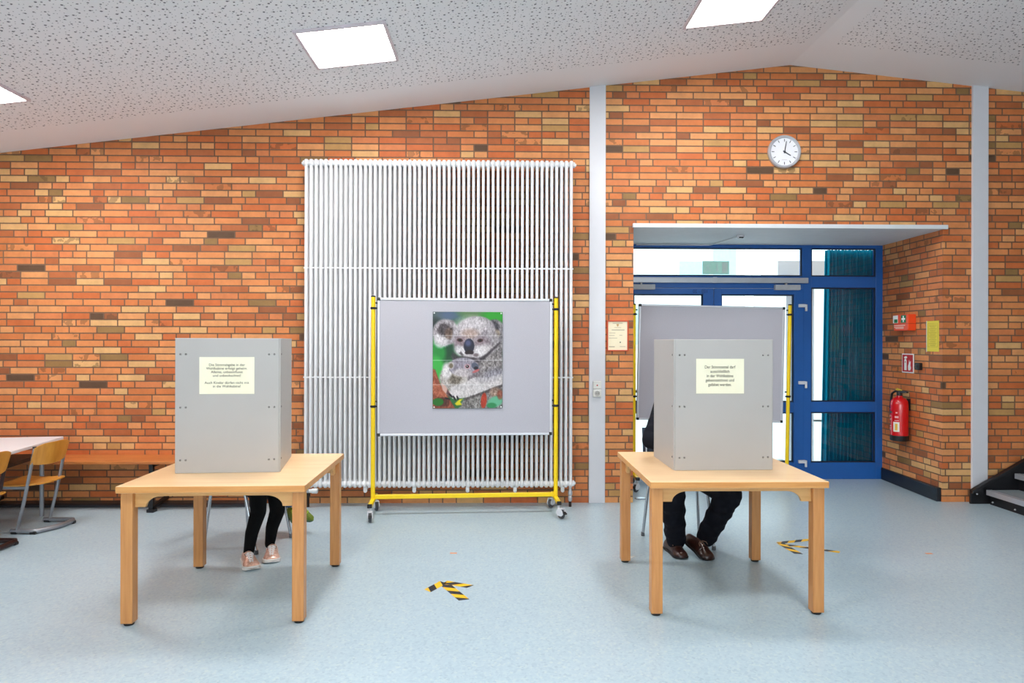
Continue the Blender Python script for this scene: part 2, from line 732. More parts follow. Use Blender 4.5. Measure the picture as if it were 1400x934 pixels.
# ------------------------------------------------------------------ ceiling lights
LX = (-3.86, -1.085, 1.715, 4.51)
LN = {(0, 0): 'square glowing ceiling panel cut by the left frame edge',
      (1, 0): 'square glowing ceiling panel over the tall radiator',
      (2, 0): 'square glowing ceiling panel between radiator and ridge, cut by the top frame edge'}
proto = None
for j, ly in enumerate((4.92, 2.12, -0.68, -3.4)):
    for i, lx in enumerate(LX):
        if i == 3 or (j > 0 and i == 0) or (j > 1 and i == 2):
            continue
        sl = SL if lx < RIDGE_X else SR
        lab = LN.get((i, j), 'square glowing ceiling panel in the part of the hall behind the viewpoint')
        e = empty('ceiling_light', (lx, ly, ceil_z(lx)), 0, lab, 'ceiling light',
                  'square ceiling panels' if (i, j) in LN else 'square ceiling panels behind the viewpoint')
        e.rotation_euler = (0, -math.atan(sl), 0)
        if proto is None:
            a = MB()
            for s in (-1, 1):
                a.box((s * 0.302, 0, -0.008), (0.022, 0.626, 0.022))
                a.box((0, s * 0.302, -0.008), (0.582, 0.022, 0.022))
            c1 = a.build('frame', mat('lamp_frame', (220, 206, 212), 0.4), e, bevel=0.002)
            a = MB()
            a.box((0, 0, -0.008), (0.582, 0.582, 0.012))
            c2 = a.build('diffuser', LIGHT, e)
            proto = (c1, c2)
        else:
            for c in proto:
                d = c.copy()
                COL.objects.link(d)
                d.parent = e

# ------------------------------------------------------------------ glazed door screen in the recess
YD = 7.36


def bars(mb, rects, y0, y1):
    for (xa, xb, za, zb) in rects:
        mb.box2((xa, y0, za), (xb, y1, zb))
    return mb


def pane(parent, xa, xb, za, zb, y=YD + 0.035, name='pane'):
    g = MB()
    g.box2((xa - 0.004, y - 0.004, za - 0.004), (xb + 0.004, y + 0.004, zb + 0.004))
    g.build(name, GLASS, parent)
    k = MB()
    t = 0.014
    bars(k, [(xa, xa + t, za, zb), (xb - t, xb, za, zb), (xa + t, xb - t, za, za + t), (xa + t, xb - t, zb - t, zb)], YD + 0.012, YD + 0.024)
    k.build('gasket', GASKET, parent)


scr = struct(empty('window_1', (0, 0, 0)))
m = MB()
bars(m, [(OPL, 1.336, 0, 2.546), (3.29, 3.39, 0, 2.546), (4.10, 4.205, 0, 2.546),
         (1.336, 3.29, 2.512, 2.546), (3.39, 4.10, 2.512, 2.546),
         (1.336, 3.29, 2.075, 2.205), (3.39, 4.10, 2.085, 2.205),
         (3.39, 4.10, 0.73, 0.842), (3.39, 4.10, 0.0, 0.18)], YD, YD + 0.07)
m.build('frame', BLUE, scr, bevel=0.003)
pane(scr, 1.336, 3.29, 2.205, 2.512)
pane(scr, 3.39, 4.10, 2.205, 2.512)
pane(scr, 3.39, 4.10, 0.842, 2.085)
pane(scr, 3.39, 4.10, 0.18, 0.73)
m = MB()
m.box2((1.34, YD - 0.045, 2.128), (3.34, YD - 0.002, 2.186))
m.box2((2.30, YD - 0.05, 2.124), (2.345, YD - 0.044, 2.19))
m.build('closer_rail', SILVER, scr, bevel=0.003)


def leaf(n, xa, xb, hinge_right, glass):
    d = struct(empty('door_%d' % n, (0, 0, 0)))
    ga, gb = glass
    mm = MB()
    bars(mm, [(xa, ga, 0.012, 2.07), (gb, xb, 0.012, 2.07), (ga, gb, 2.007, 2.07), (ga, gb, 0.726, 0.837), (ga, gb, 0.012, 0.185)], YD - 0.012, YD + 0.058)
    mm.build('frame', BLUE, d, bevel=0.003)
    pane(d, ga, gb, 0.837, 2.007)
    pane(d, ga, gb, 0.185, 0.726)
    cx = 3.108 if hinge_right else 1.536
    mm = MB()
    mm.box2((cx - 0.136, YD - 0.07, 2.052), (cx + 0.136, YD - 0.012, 2.108))
    mm.box2((cx - 0.02, YD - 0.05, 2.108), (cx + 0.0, YD - 0.02, 2.135))
    mm.build('door_closer', mat('closer_grey', (186, 188, 192), 0.4), d, bevel=0.004)
    hx = xb if hinge_right else xa
    for hz in (1.885, 1.05, 0.195):
        mm = MB()
        s = 1 if hinge_right else -1
        mm.box((hx - s * 0.022, YD - 0.022, hz), (0.075, 0.024, 0.034))
        mm.cyl((hx + s * 0.022, YD - 0.024, hz - 0.058), (hx + s * 0.022, YD - 0.024, hz + 0.014), 0.013)
        mm.build('hinge', mat('white_hinge', (226, 228, 234), 0.4), d, bevel=0.003)
    return d


dl = leaf(1, 1.340, 2.318, False, (1.45, 2.205))
dr = leaf(2, 2.324, 3.302, True, (2.405, 3.199))
# the room number is stuck on the far side of the pane rail and reads reversed from here
text_mesh(['103 - 20'], 0.05, 0.155, 0.052, mat('navy_ink', (14, 40, 92), 0.6), dl, (2.17, YD - 0.0135, 2.037), name='lettering', mirror=True)
m = MB()
m.cyl((2.36, YD - 0.012, 1.02), (2.36, YD - 0.06, 1.02), 0.011)
m.tube([(2.36, YD - 0.06, 1.02), (2.40, YD - 0.062, 1.02), (2.48, YD - 0.058, 1.02)], 0.010)
m.box((2.36, YD - 0.015, 0.99), (0.034, 0.008, 0.17))
m.build('door_handle', SILVER, dr, bevel=0.002)

# exit sign on the transom glass
e = empty('exit_sign', (2.348, YD + 0.0, 2.226), 0, 'pale green running-man exit sign hanging on the transom glass', 'sign')
m = MB()
m.box((0, 0.008, 0.0705), (0.288, 0.012, 0.141))
m.build('plate', mat_translucent('pale_green_sign', (222, 244, 234), tr=0.62), e, bevel=0.002)
SIGNW = mat('sign_pale', (226, 240, 234), 0.5)
m = MB()
y0 = -0.0005
m.tube([(-0.075, y0, 0.118), (-0.0755, y0, 0.1185)], 0.011, 10)
m.prism([(-0.095, 0.10), (-0.078, 0.104), (-0.082, 0.066), (-0.098, 0.068)], 0.003, 'y', y0)
m.prism([(-0.085, 0.10), (-0.050, 0.086), (-0.048, 0.092), (-0.083, 0.106)], 0.003, 'y', y0)
m.prism([(-0.095, 0.10), (-0.118, 0.078), (-0.113, 0.074), (-0.09, 0.092)], 0.003, 'y', y0)
m.prism([(-0.084, 0.07), (-0.058, 0.052), (-0.066, 0.024), (-0.074, 0.027), (-0.069, 0.05), (-0.095, 0.064)], 0.003, 'y', y0)
m.prism([(-0.098, 0.072), (-0.108, 0.045), (-0.132, 0.034), (-0.129, 0.026), (-0.102, 0.038), (-0.088, 0.066)], 0.003, 'y', y0)
m.build('running_figure', SIGNW, e)
m = MB()
m.prism([(0.006, 0.118), (0.018, 0.118), (0.018, 0.052), (0.034, 0.052), (0.012, 0.024), (-0.010, 0.052), (0.006, 0.052)], 0.003, 'y', y0)
m.build('arrow', SIGNW, e)
m = MB()
m.box((0.092, 0.001, 0.07), (0.05, 0.003, 0.105))
m.build('doorway_symbol', SIGNW, e)

# curtain behind the side panel
m = MB()
n = 190
xs = np.linspace(P(1129, 450, 7.56).x, 4.34, n)
front, back = [], []
for i, x in enumerate(xs):
    y = 7.56 + 0.032 * math.sin(i * 0.60) + 0.010 * math.sin(i * 0.31 + 1)
    front.append((x, y))
    back.append((x, y + 0.004))
zs = [0.05, 0.5, 1.1, 1.8, 2.52]
rs = []
for z in zs:
    sp = 1.0 + 0.06 * (2.52 - z) / 2.52
    rs.append([Vector((4.34 - (4.34 - p[0]) * sp, p[1], z)) for p in front + back[::-1]])
m.rings(rs)
tag(m.build('curtain', mat_translucent('teal_curtain', (14, 148, 174), tr=0.4), smooth=True),
    'pleated teal curtain hanging behind the narrow fixed glass panel', 'curtain')

# sensor with its cable on the soffit
e = empty('motion_sensor', (2.377, 6.70, 2.546), 0, 'small white sensor with a thin conduit under the recess soffit', 'sensor')
m = MB()
m.lathe([(0.038, 0), (0.038, -0.016), (0.03, -0.026), (0.028, -0.034), (0.001, -0.038)])
m.build('housing', WHITE_METAL, e, smooth='auto')
m = MB()
m.box((0, -0.03, -0.027), (0.04, 0.012, 0.010))
m.build('lens', BLACK, e)
m = MB()
m.tube([(0, 0.0, -0.007), (-0.09, 0.60, -0.007), (-0.11, 0.645, -0.007), (-0.9, 0.648, -0.007)], 0.006, 8)
m.build('cable', SOFFIT, e)

# ------------------------------------------------------------------ outside
m = MB()
m.box2((-14, 7.62, -0.2), (26, 34, -0.04))
struct(m.build('ground', mat('pale_paving', (206, 208, 206), 0.8, var=0.05)))
HOUSE_W = mat('white_render', (236, 238, 238), 0.85, var=0.01)
HOUSE_G = mat('pale_blue_pane', (186, 220, 228), 0.25)
b = empty('house', (5.4, 21.0, 0), 0, 'white gabled house far outside, seen through the transom glass', 'building')
m = MB()
m.prism([(-3.4, 0), (2.2, 0), (2.2, 4.6), (-0.6, 6.4), (-3.4, 4.6)], 5, 'y', 0)
m.build('wall', HOUSE_W, b)
m = MB()
m.prism([(-3.7, 4.5), (-0.6, 6.45), (2.5, 4.5), (2.5, 4.68), (-0.6, 6.66), (-3.7, 4.68)], 5.6, 'y', -0.3)
m.build('roof', mat('pale_roof', (205, 214, 220), 0.7), b)
for (wx, wz, ww, wh) in ((-1.55, 3.9, 0.5, 0.9), (0.6, 3.6, 0.9, 0.75), (1.55, 3.75, 0.7, 1.2), (-1.5, 2.0, 0.9, 1.2), (0.6, 2.0, 0.9, 1.2), (-0.3, 5.1, 0.5, 0.5)):
    m = MB()
    m.box2((wx - ww / 2 - 0.06, -0.05, wz - wh / 2 - 0.06), (wx + ww / 2 + 0.06, 0.05, wz + wh / 2 + 0.06))
    f = m.build('window', HOUSE_W, b)
    m = MB()
    m.box2((wx - ww / 2, -0.07, wz - wh / 2), (wx + ww / 2, -0.02, wz + wh / 2))
    m.build('pane', HOUSE_G, f)
b = empty('annex', (9.0, 13.0, 0), 0, 'low white annex with an oblique eave outside the right door leaf', 'building')
m = MB()
m.prism([(-3.0, 0), (-3.0, 2.65), (3.0, 4.6), (3.0, 0)], 3.0, 'y', 0)
m.build('wall', HOUSE_W, b)
m = MB()
m.prism([(-3.3, 2.62), (3.2, 4.75), (3.2, 5.0), (-3.3, 2.87)], 3.6, 'y', -0.5)
m.build('roof', HOUSE_W, b)
m = MB()
m.box2((3.60, 8.5, 0), (3.95, 8.85, 2.2))
m.box2((3.45, 8.4, 2.2), (6.0, 8.95, 2.5))
tag(m.build('porch_frame', HOUSE_W), 'white porch post and beam just outside the glass, beside the teal curtain', 'porch')

# ------------------------------------------------------------------ big radiator
RY = 6.12
rx0, rpitch, nsec = -1.727, 0.0439, 55
rzt, rzb = 3.117, 0.178
e = empty('radiator', (rx0, RY, 0), 0, 'very tall white multi-tube radiator covering the brick wall', 'radiator')
m = MB()
for dy in (0, 0.038, 0.076, 0.114):
    m.cyl((0, dy, rzb + 0.03), (0, dy, rzt - 0.03), 0.0128, seg=10)
for zc in (rzt - 0.034, rzb + 0.034):
    rs = []
    for k in range(9):
        q = -1 + 2 * k / 8
        rr = math.sqrt(max(0.0, 1 - abs(q) ** 3.0))
        ring = []
        for j in range(20):
            a = 2 * PI * j / 20
            cy, cz = math.cos(a), math.sin(a)
            ring.append(Vector((q * 0.0195, 0.057 + (0.030 * cy + (0.050 if cy > 0.01 else -0.050 if cy < -0.01 else 0)) * (0.55 + 0.45 * rr), zc + 0.034 * cz * (0.55 + 0.45 * rr))))
        rs.append(ring)
    m.rings(rs)
    m.cyl((-0.022, 0.02, zc), (0.022, 0.02, zc), 0.024, seg=12)
sec_mesh = m.mesh('radiator_section', RAD_WHITE)
sec_mesh.polygons.foreach_set('use_smooth', [True] * len(sec_mesh.polygons))
sec_mesh.set_sharp_from_angle(angle=0.9)
for i in range(nsec):
    o = bpy.data.objects.new('section', sec_mesh)
    COL.objects.link(o)
    o.parent = e
    o.location = (i * rpitch, 0, 0)
rl = rpitch * (nsec - 1)
for z in (P(600, 367, RY).z, P(600, 516, RY).z):
    m = MB()
    m.box2((-0.02, -0.006, z - 0.006), (rl + 0.02, 0.005, z + 0.006))
    m.build('spacer_bar', RAD_WHITE, e)
for x in (-0.03, rl + 0.03):
    for zc in (rzt - 0.034, rzb + 0.034):
        m = MB()
        s = 1 if x > 0 else -1
        m.lathe([(0.026, -0.012 * s), (0.026, 0.004 * s), (0.014, 0.008 * s), (0.012, 0.016 * s), (0.001, 0.018 * s)], (x, 0.03, zc), 'x', 16)
        m.build('end_plug', RAD_WHITE, e, smooth='auto')
for px in (497, 564, 637, 702, 767):
    x = P(px, 670, RY).x - rx0
    m = MB()
    m.prism([(-0.002, 0.185), (0.03, 0.185), (0.03, 0.145), (0.022, 0.135), (0.008, 0.135), (-0.002, 0.145)], 0.02, 'y', 0.0)
    m.cyl((0.014, -0.004, 0.152), (0.014, 0.16, 0.152), 0.007)
    m.build('wall_bracket', RAD_WHITE, e, loc=(x, 0, 0), bevel=0.002)
m = MB()
m.cyl((0.01, 0.04, 0.0), (0.01, 0.04, 0.19), 0.014)
m.lathe([(0.02, 0), (0.022, 0.02), (0.02, 0.04)], (0.01, 0.04, 0.10), 'z')
m.build('pipe', mat('dark_pipe', (50, 36, 32), 0.4, metal=0.4), e, smooth='auto')
m = MB()
m.lathe([(0.016, 0), (0.017, 0.03), (0.022, 0.032), (0.024, 0.075), (0.020, 0.082), (0.001, 0.084)], (0.03, -0.012, 0.155), 'x')
m.build('thermostat_head', mat('white_plastic', (232, 232, 232), 0.45), e, smooth='auto')
m = MB()
m.lathe([(0.02, -0.01), (0.02, 0.035), (0.013, 0.038)], (0.0, -0.012, 0.155), 'x')
m.tube([(0.0, -0.012, 0.155), (0.008, 0.03, 0.16), (0.01, 0.04, 0.19)], 0.014)
m.build('valve_body', CHROME, e, smooth='auto')
m = MB()
m.cyl((rl - 0.002, 0.03, 0), (rl - 0.002, 0.03, 0.06), 0.013)
m.build('pipe', mat('dark_pipe', (50, 36, 32), 0.4, metal=0.4), e, smooth='auto')
m = MB()
m.lathe([(0.013, 0.05), (0.018, 0.06), (0.018, 0.09), (0.013, 0.095), (0.02, 0.11), (0.02, 0.135), (0.013, 0.15), (0.013, 0.19)], (rl - 0.002, 0.03, 0), 'z')
m.build('pipe_fitting', SILVER, e, smooth='auto')

# ------------------------------------------------------------------ mobile pinboards


def pinboard(loc, rz, label, tilt=0.0, lean=0.0, caster_turn=(0.3, 0.9, 0.1, 0.6)):
    e = empty('pinboard_stand', loc, rz, label, 'pinboard', 'pinboards on wheels')
    hw = 0.788
    T = 1.872
    for s in (-1, 1):
        m = MB()
        top = s * hw + (lean if s > 0 else 0)
        m.tube([(s * hw, 0, 0.13), (top, 0, T)], 0.0185, 18)
        m.build('pole', YELLOW, e, smooth='auto')
        m = MB()
        m.lathe([(0.0195, 0), (0.0195, 0.008), (0.014, 0.012), (0.001, 0.013)], (top, 0, T - 0.004))
        m.build('pole_cap', BLACK, e, smooth='auto')
        m = MB()
        m.box((s * hw, 0, 0.128), (0.036, 0.41, 0.03))
        m.build('foot', YELLOW, e, bevel=0.006)
        for k, sy in enumerate((-1, 1)):
            m = MB()
            m.box((s * hw, sy * 0.208, 0.128), (0.038, 0.022, 0.032))
            m.build('foot_cap', BLACK, e, bevel=0.004)
            c = empty('caster', (s * hw, sy * 0.195, 0))
            c.parent = e
            c.rotation_euler = (0, 0, caster_turn[(s + 1) + k])
            m = MB()
            m.lathe([(0.036, -0.012), (0.040, -0.007), (0.040, 0.007), (0.036, 0.012)], (0, -0.03, 0.040), 'x', 24)
            m.build('wheel', mat('rubber_grey', (70, 70, 74), 0.5), c, smooth='auto')
            m = MB()
            for q in (-1, 1):
                pts = []
                for a in range(13):
                    an = PI * 0.02 + PI * a / 12 * 0.98
                    pts.append((-0.03 + 0.044 * math.cos(an), 0.042 + 0.044 * math.sin(an)))
                pts += [(-0.052, 0.026), (-0.008, 0.026)]
                m.prism(pts, 0.006, 'x', q * 0.019 - 0.003)
            m.box((0, -0.028, 0.084), (0.042, 0.05, 0.008))
            m.cyl((0, 0, 0.08), (0, 0, 0.118), 0.010)
            m.cyl((-0.023, -0.03, 0.040), (0.023, -0.03, 0.040), 0.008)
            m.build('fork', mat('pale_caster', (214, 216, 222), 0.4), c, bevel=0.0015)
            if sy < 0:
                m = MB()
                m.box((0, -0.078, 0.056), (0.03, 0.03, 0.008), (0.5, 0, 0))
                m.build('brake_pedal', BLACK, c, bevel=0.002)
    m = MB()
    m.box((0, 0, 0.158), (2 * hw - 0.03, 0.03, 0.036))
    m.build('crossbar', YELLOW, e, bevel=0.005)
    # the board
    zb, zt2, bw = 0.678, 1.862, 0.751
    zc = (zb + zt2) / 2
    bd = MB()
    bd.box((0, 0, 0), (2 * bw - 0.04, 0.024, zt2 - zb - 0.04))
    brd = bd.build('board', FELT, e, loc=(0.0, 0, zc), rot=(0, tilt, 0))
    fr = MB()
    hh = (zt2 - zb) / 2
    for s in (-1, 1):
        fr.box((s * (bw - 0.01), 0, 0), (0.02, 0.034, 2 * hh - 0.03))
        fr.box((0, 0, s * (hh - 0.01)), (2 * bw - 0.04, 0.034, 0.02))
    fr.build('frame', mat('pale_aluminium', (212, 213, 218), 0.3, metal=0.35, var=0.02), brd, bevel=0.003)
    for sx in (-1, 1):
        for sz in (-1, 1):
            cc = MB()
            cc.box((sx * (bw - 0.012), 0, sz * (hh - 0.012)), (0.028, 0.038, 0.028))
            cc.build('corner_cap', BLACK, brd, bevel=0.005)
    for s in (-1, 1):
        for z in (1.772, 0.932):
            m = MB()
            px = s * hw + (lean * (z / T) if s > 0 else 0)
            m.lathe([(0.0225, -0.010), (0.0225, 0.010)], (px, 0, z))
            m.box((px - s * 0.005, -0.004, z), (0.058, 0.014, 0.013))
            cl = m.build('clamp', BLACK, e, bevel=0.002)
            m = MB()
            m.cyl((px - s * 0.035, 0, z + 0.045), (px - s * 0.018, 0, z + 0.045), 0.007)
            m.build('clamp_screw', BLACK, cl)
    return e


pinboard((-0.292, 5.903, 0), 0.057, 'grey pinboard on yellow wheeled stand holding the koala poster',
         caster_turn=(0.15, 0.3, 0.55, -0.6))
pinboard((2.165, 6.955, 0), 0.0, 'empty grey pinboard on yellow wheeled stand in front of the blue glass doors',
         tilt=0.020, lean=0.03, caster_turn=(-0.7, 0.4, 0.2, 0.1))

# ------------------------------------------------------------------ koala poster


def koala_poster():
    PW, PH = 0.600, 0.832
    nx, nz = 170, 236
    px = np.linspace(83, 660, nx)
    py = np.linspace(42, 855, nz)
    U, V = np.meshgrid(px, py)
    rng = np.random.RandomState(3)

    def vnoise(sx, sy, amp=1.0):
        g = rng.rand(int(900 / sy) + 4, int(760 / sx) + 4)
        a, c = V / sy, U / sx
        i, j = a.astype(int), c.astype(int)
        fa, fc = a - i, c - j
        return amp * (g[i, j] * (1 - fa) * (1 - fc) + g[i + 1, j] * fa * (1 - fc) + g[i, j + 1] * (1 - fa) * fc + g[i + 1, j + 1] * fa * fc)
    fur = 0.75 * (vnoise(9, 17) - 0.5) + 0.7 * (vnoise(5, 7) - 0.5)
    soft = vnoise(60, 60) - 0.5
    img = np.zeros((nz, nx, 3))
    img[:] = (64, 128, 74)

    def put(mask, c, f=0.0):
        c = np.array(c, float)[None, None, :] + (fur * f)[:, :, None]
        img[:] = img * (1 - mask[:, :, None]) + c * mask[:, :, None]

    def ell(cx, cy, rx, ry, c, rot=0, s=0.12, f=0.0, j=0.0, o=1.0):
        a = math.radians(rot)
        x, y = U - cx, V - cy
        xr, yr = x * math.cos(a) + y * math.sin(a), -x * math.sin(a) + y * math.cos(a)
        d = np.sqrt((xr / rx) ** 2 + (yr / ry) ** 2) + fur * j
        put(np.clip((1 + s / 2 - d) / s, 0, 1) * o, c, f)

    def poly(pts, c, f=0.0, j=0.0, s=6.0, o=1.0):
        dmin = np.full(U.shape, 1e9)
        ins = np.zeros(U.shape, bool)
        n = len(pts)
        for k in range(n):
            (x1, y1), (x2, y2) = pts[k], pts[(k + 1) % n]
            cond = ((y1 > V) != (y2 > V)) & (U < (x2 - x1) * (V - y1) / (y2 - y1 + 1e-9) + x1)
            ins ^= cond
            L = (x2 - x1) ** 2 + (y2 - y1) ** 2 + 1e-9
            t = np.clip(((U - x1) * (x2 - x1) + (V - y1) * (y2 - y1)) / L, 0, 1)
            dmin = np.minimum(dmin, np.hypot(U - x1 - t * (x2 - x1), V - y1 - t * (y2 - y1)))
        sd = np.where(ins, dmin, -dmin) + fur * j
        put(np.clip(0.5 + sd / s, 0, 1) * o, c, f)
    # leafy background
    ell(130, 80, 160, 90, (104, 120, 122), s=0.8)
    ell(230, 70, 90, 40, (112, 130, 170), s=0.9, o=0.6)
    ell(420, 50, 120, 40, (120, 150, 110), s=0.8)
    ell(600, 70, 110, 60, (64, 176, 62), s=0.8)
    ell(100, 170, 60, 70, (60, 74, 72), s=0.8)
    ell(200, 360, 60, 90, (40, 100, 68), s=0.6)
    ell(120, 390, 70, 90, (52, 158, 80), s=0.5)
    ell(130, 520, 55, 110, (84, 190, 96), rot=-20, s=0.5)
    # trunk
    poly([(83, 520), (105, 530), (150, 660), (230, 790), (270, 855), (83, 855)], (168, 100, 76), f=60, s=10)
    poly([(83, 640), (150, 655), (210, 760), (150, 770), (83, 720)], (196, 128, 100), f=50, s=12, o=0.8)
    ell(160, 800, 60, 40, (110, 66, 50), s=0.5, f=40)
    # mother's body
    poly([(430, 430), (560, 330), (662, 230), (662, 857), (300, 857), (350, 760), (470, 650), (470, 480)], (146, 141, 142), f=95, j=10, s=10)
    ell(590, 570, 70, 55, (150, 152, 176), s=0.9, f=70, o=0.7)
    ell(560, 480, 90, 90, (168, 162, 160), s=0.9, f=90, o=0.6)
    ell(470, 790, 130, 70, (150, 146, 142), s=0.6, f=95, o=0.8)
    # ears
    ell(190, 215, 112, 112, (178, 172, 176), s=0.16, f=80, j=0.12)
    ell(150, 285, 62, 62, (226, 222, 224), s=0.4, f=60, j=0.2, o=0.85)
    ell(185, 195, 62, 52, (96, 88, 92), s=0.5, f=60, j=0.15)
    ell(215, 225, 34, 46, (134, 112, 98), s=0.6, f=60, o=0.8)
    ell(595, 210, 92, 105, (150, 146, 150), s=0.16, f=90, j=0.12)
    ell(575, 180, 52, 62, (78, 74, 82), s=0.5, f=50, j=0.15)
    ell(605, 225, 30, 36, (190, 166, 130), s=0.7, f=60, o=0.7)
    # head
    ell(450, 190, 150, 112, (176, 170, 174), s=0.1, f=70, j=0.08)
    ell(560, 300, 60, 110, (176, 170, 172), rot=20, s=0.4, f=80, j=0.1)
    ell(412, 262, 166, 172, (190, 184, 188), s=0.14, f=70, j=0.08)
    ell(300, 330, 50, 80, (150, 142, 148), s=0.7, f=50, o=0.7)
    ell(520, 300, 46, 100, (150, 142, 148), s=0.8, f=60, o=0.6)
    ell(400, 150, 120, 70, (214, 209, 212), s=0.7, f=60, o=0.8)
    ell(390, 225, 70, 40, (184, 160, 148), s=0.8, f=50, o=0.7)
    ell(320, 290, 62, 44, (172, 152, 158), s=0.8, f=40, o=0.7)
    ell(480, 290, 60, 44, (166, 150, 156), s=0.8, f=40, o=0.7)
    ell(320, 375, 60, 40, (226, 222, 224), rot=30, s=0.6, f=50, o=0.9)
    ell(490, 370, 75, 48, (224, 220, 221), rot=-25, s=0.6, f=50, o=0.9)
    poly([(315, 375), (345, 412), (330, 420), (300, 390)], (96, 86, 90), s=10, o=0.8)
    poly([(520, 400), (640, 290), (640, 310), (510, 440), (440, 480), (450, 440)], (70, 62, 68), s=16, f=20, o=0.85)
    poly([(245, 380), (300, 420), (250, 445), (232, 420)], (92, 84, 90), s=14, f=30, o=0.8)
    for ex, ey in ((306, 280), (474, 283)):
        ell(ex, ey, 24, 15, (96, 66, 66), rot=10 if ex < 400 else -10, s=0.4)
        ell(ex, ey, 11, 9, (30, 18, 22), s=0.4)
    ell(382, 330, 44, 62, (62, 62, 82), s=0.14)
    ell(374, 305, 24, 26, (118, 124, 160), s=0.9, o=0.8)
    ell(384, 385, 36, 22, (60, 38, 44), s=0.3)
    ell(384, 412, 50, 14, (206, 200, 202), s=0.6, f=30)
    ell(440, 405, 22, 14, (120, 104, 108), s=0.6, o=0.7)
    # baby
    poly([(250, 430), (470, 430), (480, 640), (300, 690), (240, 600)], (150, 142, 146), f=70, s=14)
    poly([(250, 425), (330, 415), (440, 430), (470, 470), (330, 445), (240, 470)], (86, 78, 84), f=30, s=14, o=0.8)
    ell(255, 600, 118, 105, (196, 190, 186), s=0.16, f=70, j=0.1)
    ell(265, 605, 60, 46, (126, 116, 104), s=0.6, f=70, o=0.85)
    ell(200, 540, 40, 70, (226, 222, 222), s=0.5, f=50, j=0.15)
    ell(335, 505, 122, 78, (168, 162, 172), s=0.1, f=60, j=0.06)
    ell(330, 555, 80, 36, (208, 200, 200), s=0.5, f=50, o=0.8)
    ell(232, 492, 26, 32, (200, 194, 192), s=0.3, f=40)
    ell(234, 496, 16, 20, (142, 130, 112), s=0.4)
    ell(368, 502, 24, 20, (212, 178, 184), s=0.5)
    ell(368, 502, 14, 13, (52, 28, 30), s=0.3)
    ell(366, 499, 4, 4, (230, 230, 235), s=0.5)
    ell(432, 498, 32, 26, (112, 118, 134), rot=40, s=0.3)
    ell(440, 516, 18, 14, (58, 50, 62), s=0.4)
    ell(440, 540, 32, 10, (206, 128, 130), rot=-25, s=0.4)
    # mother's arm and paw
    poly([(662, 560), (662, 650), (560, 690), (430, 740), (330, 770), (250, 770), (205, 720), (240, 675), (340, 640), (430, 590), (520, 600)], (214, 209, 209), f=50, j=6, s=10)
    poly([(662, 648), (560, 690), (430, 740), (340, 775), (360, 785), (470, 745), (600, 700), (662, 670)], (98, 90, 90), f=40, s=12, o=0.8)
    ell(560, 585, 120, 40, (176, 172, 178), rot=-12, s=0.8, f=80, o=0.6)
    poly([(150, 640), (185, 660), (240, 740), (235, 760), (200, 740), (165, 700)], (220, 188, 178), s=8)
    poly([(205, 690), (230, 740), (225, 765), (195, 730)], (128, 96, 100), s=8)
    ell(270, 735, 42, 40, (226, 220, 220), s=0.4, f=40)
    for cx, cy, r in ((232, 745, 50), (262, 768, 60), (205, 772, 15), (290, 770, 70)):
        ell(cx, cy, 24, 8, (40, 30, 38), rot=r, s=0.4)
    # leaves
    ell(128, 800, 46, 32, (54, 136, 46), s=0.2)
    poly([(265, 815), (300, 780), (330, 775), (310, 800), (325, 825), (280, 830)], (222, 214, 40), s=8)
    ell(505, 790, 24, 66, (190, 78, 44), rot=5, s=0.25, f=30)
    ell(600, 720, 50, 40, (190, 160, 140), s=0.6, f=80, o=0.7)
    ell(600, 800, 66, 44, (128, 196, 164), rot=-25, s=0.35)
    ell(570, 830, 40, 22, (70, 160, 110), s=0.4)
    ell(640, 740, 24, 40, (156, 90, 66), s=0.5, f=40, o=0.8)
    # creases of the folded sheet
    for y in (242, 450, 655):
        put(np.exp(-((V - y) / 2.4) ** 2) * 0.6, (238, 238, 238))
    img[:] = 255 * (np.clip(img, 4, 250) / 255.0) ** 1.38 * 0.97
    e = empty('poster', (0, 0, 0), 0.057, 'koala mother and joey poster pinned to the grey board', 'poster')
    c = P(639.5, 492.5, 5.885)
    e.location = c
    me = bpy.data.meshes.new('picture_sheet')
    X = (U - 371.5) / 577 * PW
    Z = -(V - 448.5) / 813 * PH
    Yv = np.full(U.shape, 0.0)
    Yv += -0.0025 * np.exp(-((V - 242) / 20) ** 2) - 0.002 * np.exp(-((V - 655) / 20) ** 2) + 0.0012 * soft
    verts = np.stack([X, Yv, Z], -1).reshape(-1, 3)
    idx = np.arange(nx * nz).reshape(nz, nx)
    faces = np.stack([idx[:-1, :-1], idx[1:, :-1], idx[1:, 1:], idx[:-1, 1:]], -1).reshape(-1, 4)
    me.from_pydata(verts.tolist(), [], faces.tolist())
    at = me.color_attributes.new('picture', 'FLOAT_COLOR', 'POINT')
    s = img.reshape(-1, 3) / 255.0
    l3 = np.where(s <= 0.04045, s / 12.92, ((s + 0.055) / 1.055) ** 2.4)
    at.data.foreach_set('color', np.concatenate([l3, np.ones((len(l3), 1))], 1).ravel())
    me.materials.append(mat_vcol('printed_poster', 0.6))
    me.polygons.foreach_set('use_smooth', [True] * len(me.polygons))
    o = bpy.data.objects.new('picture_sheet', me)
    COL.objects.link(o)
    o.parent = e
    sm = o.modifiers.new('thickness', 'SOLIDIFY')
    sm.thickness = 0.0006
    for sx in (-1, 1):
        for sz in (-1, 1):
            m = MB()
            m.lathe([(0.007, 0.0), (0.007, -0.004), (0.005, -0.008), (0.001, -0.009)], (sx * (PW / 2 - 0.012), 0, sz * (PH / 2 - 0.012)), 'y', 14)
            m.build('pin', mat('pin_white', (235, 235, 235), 0.4), e, smooth='auto')


koala_poster()

# ------------------------------------------------------------------ beech tables


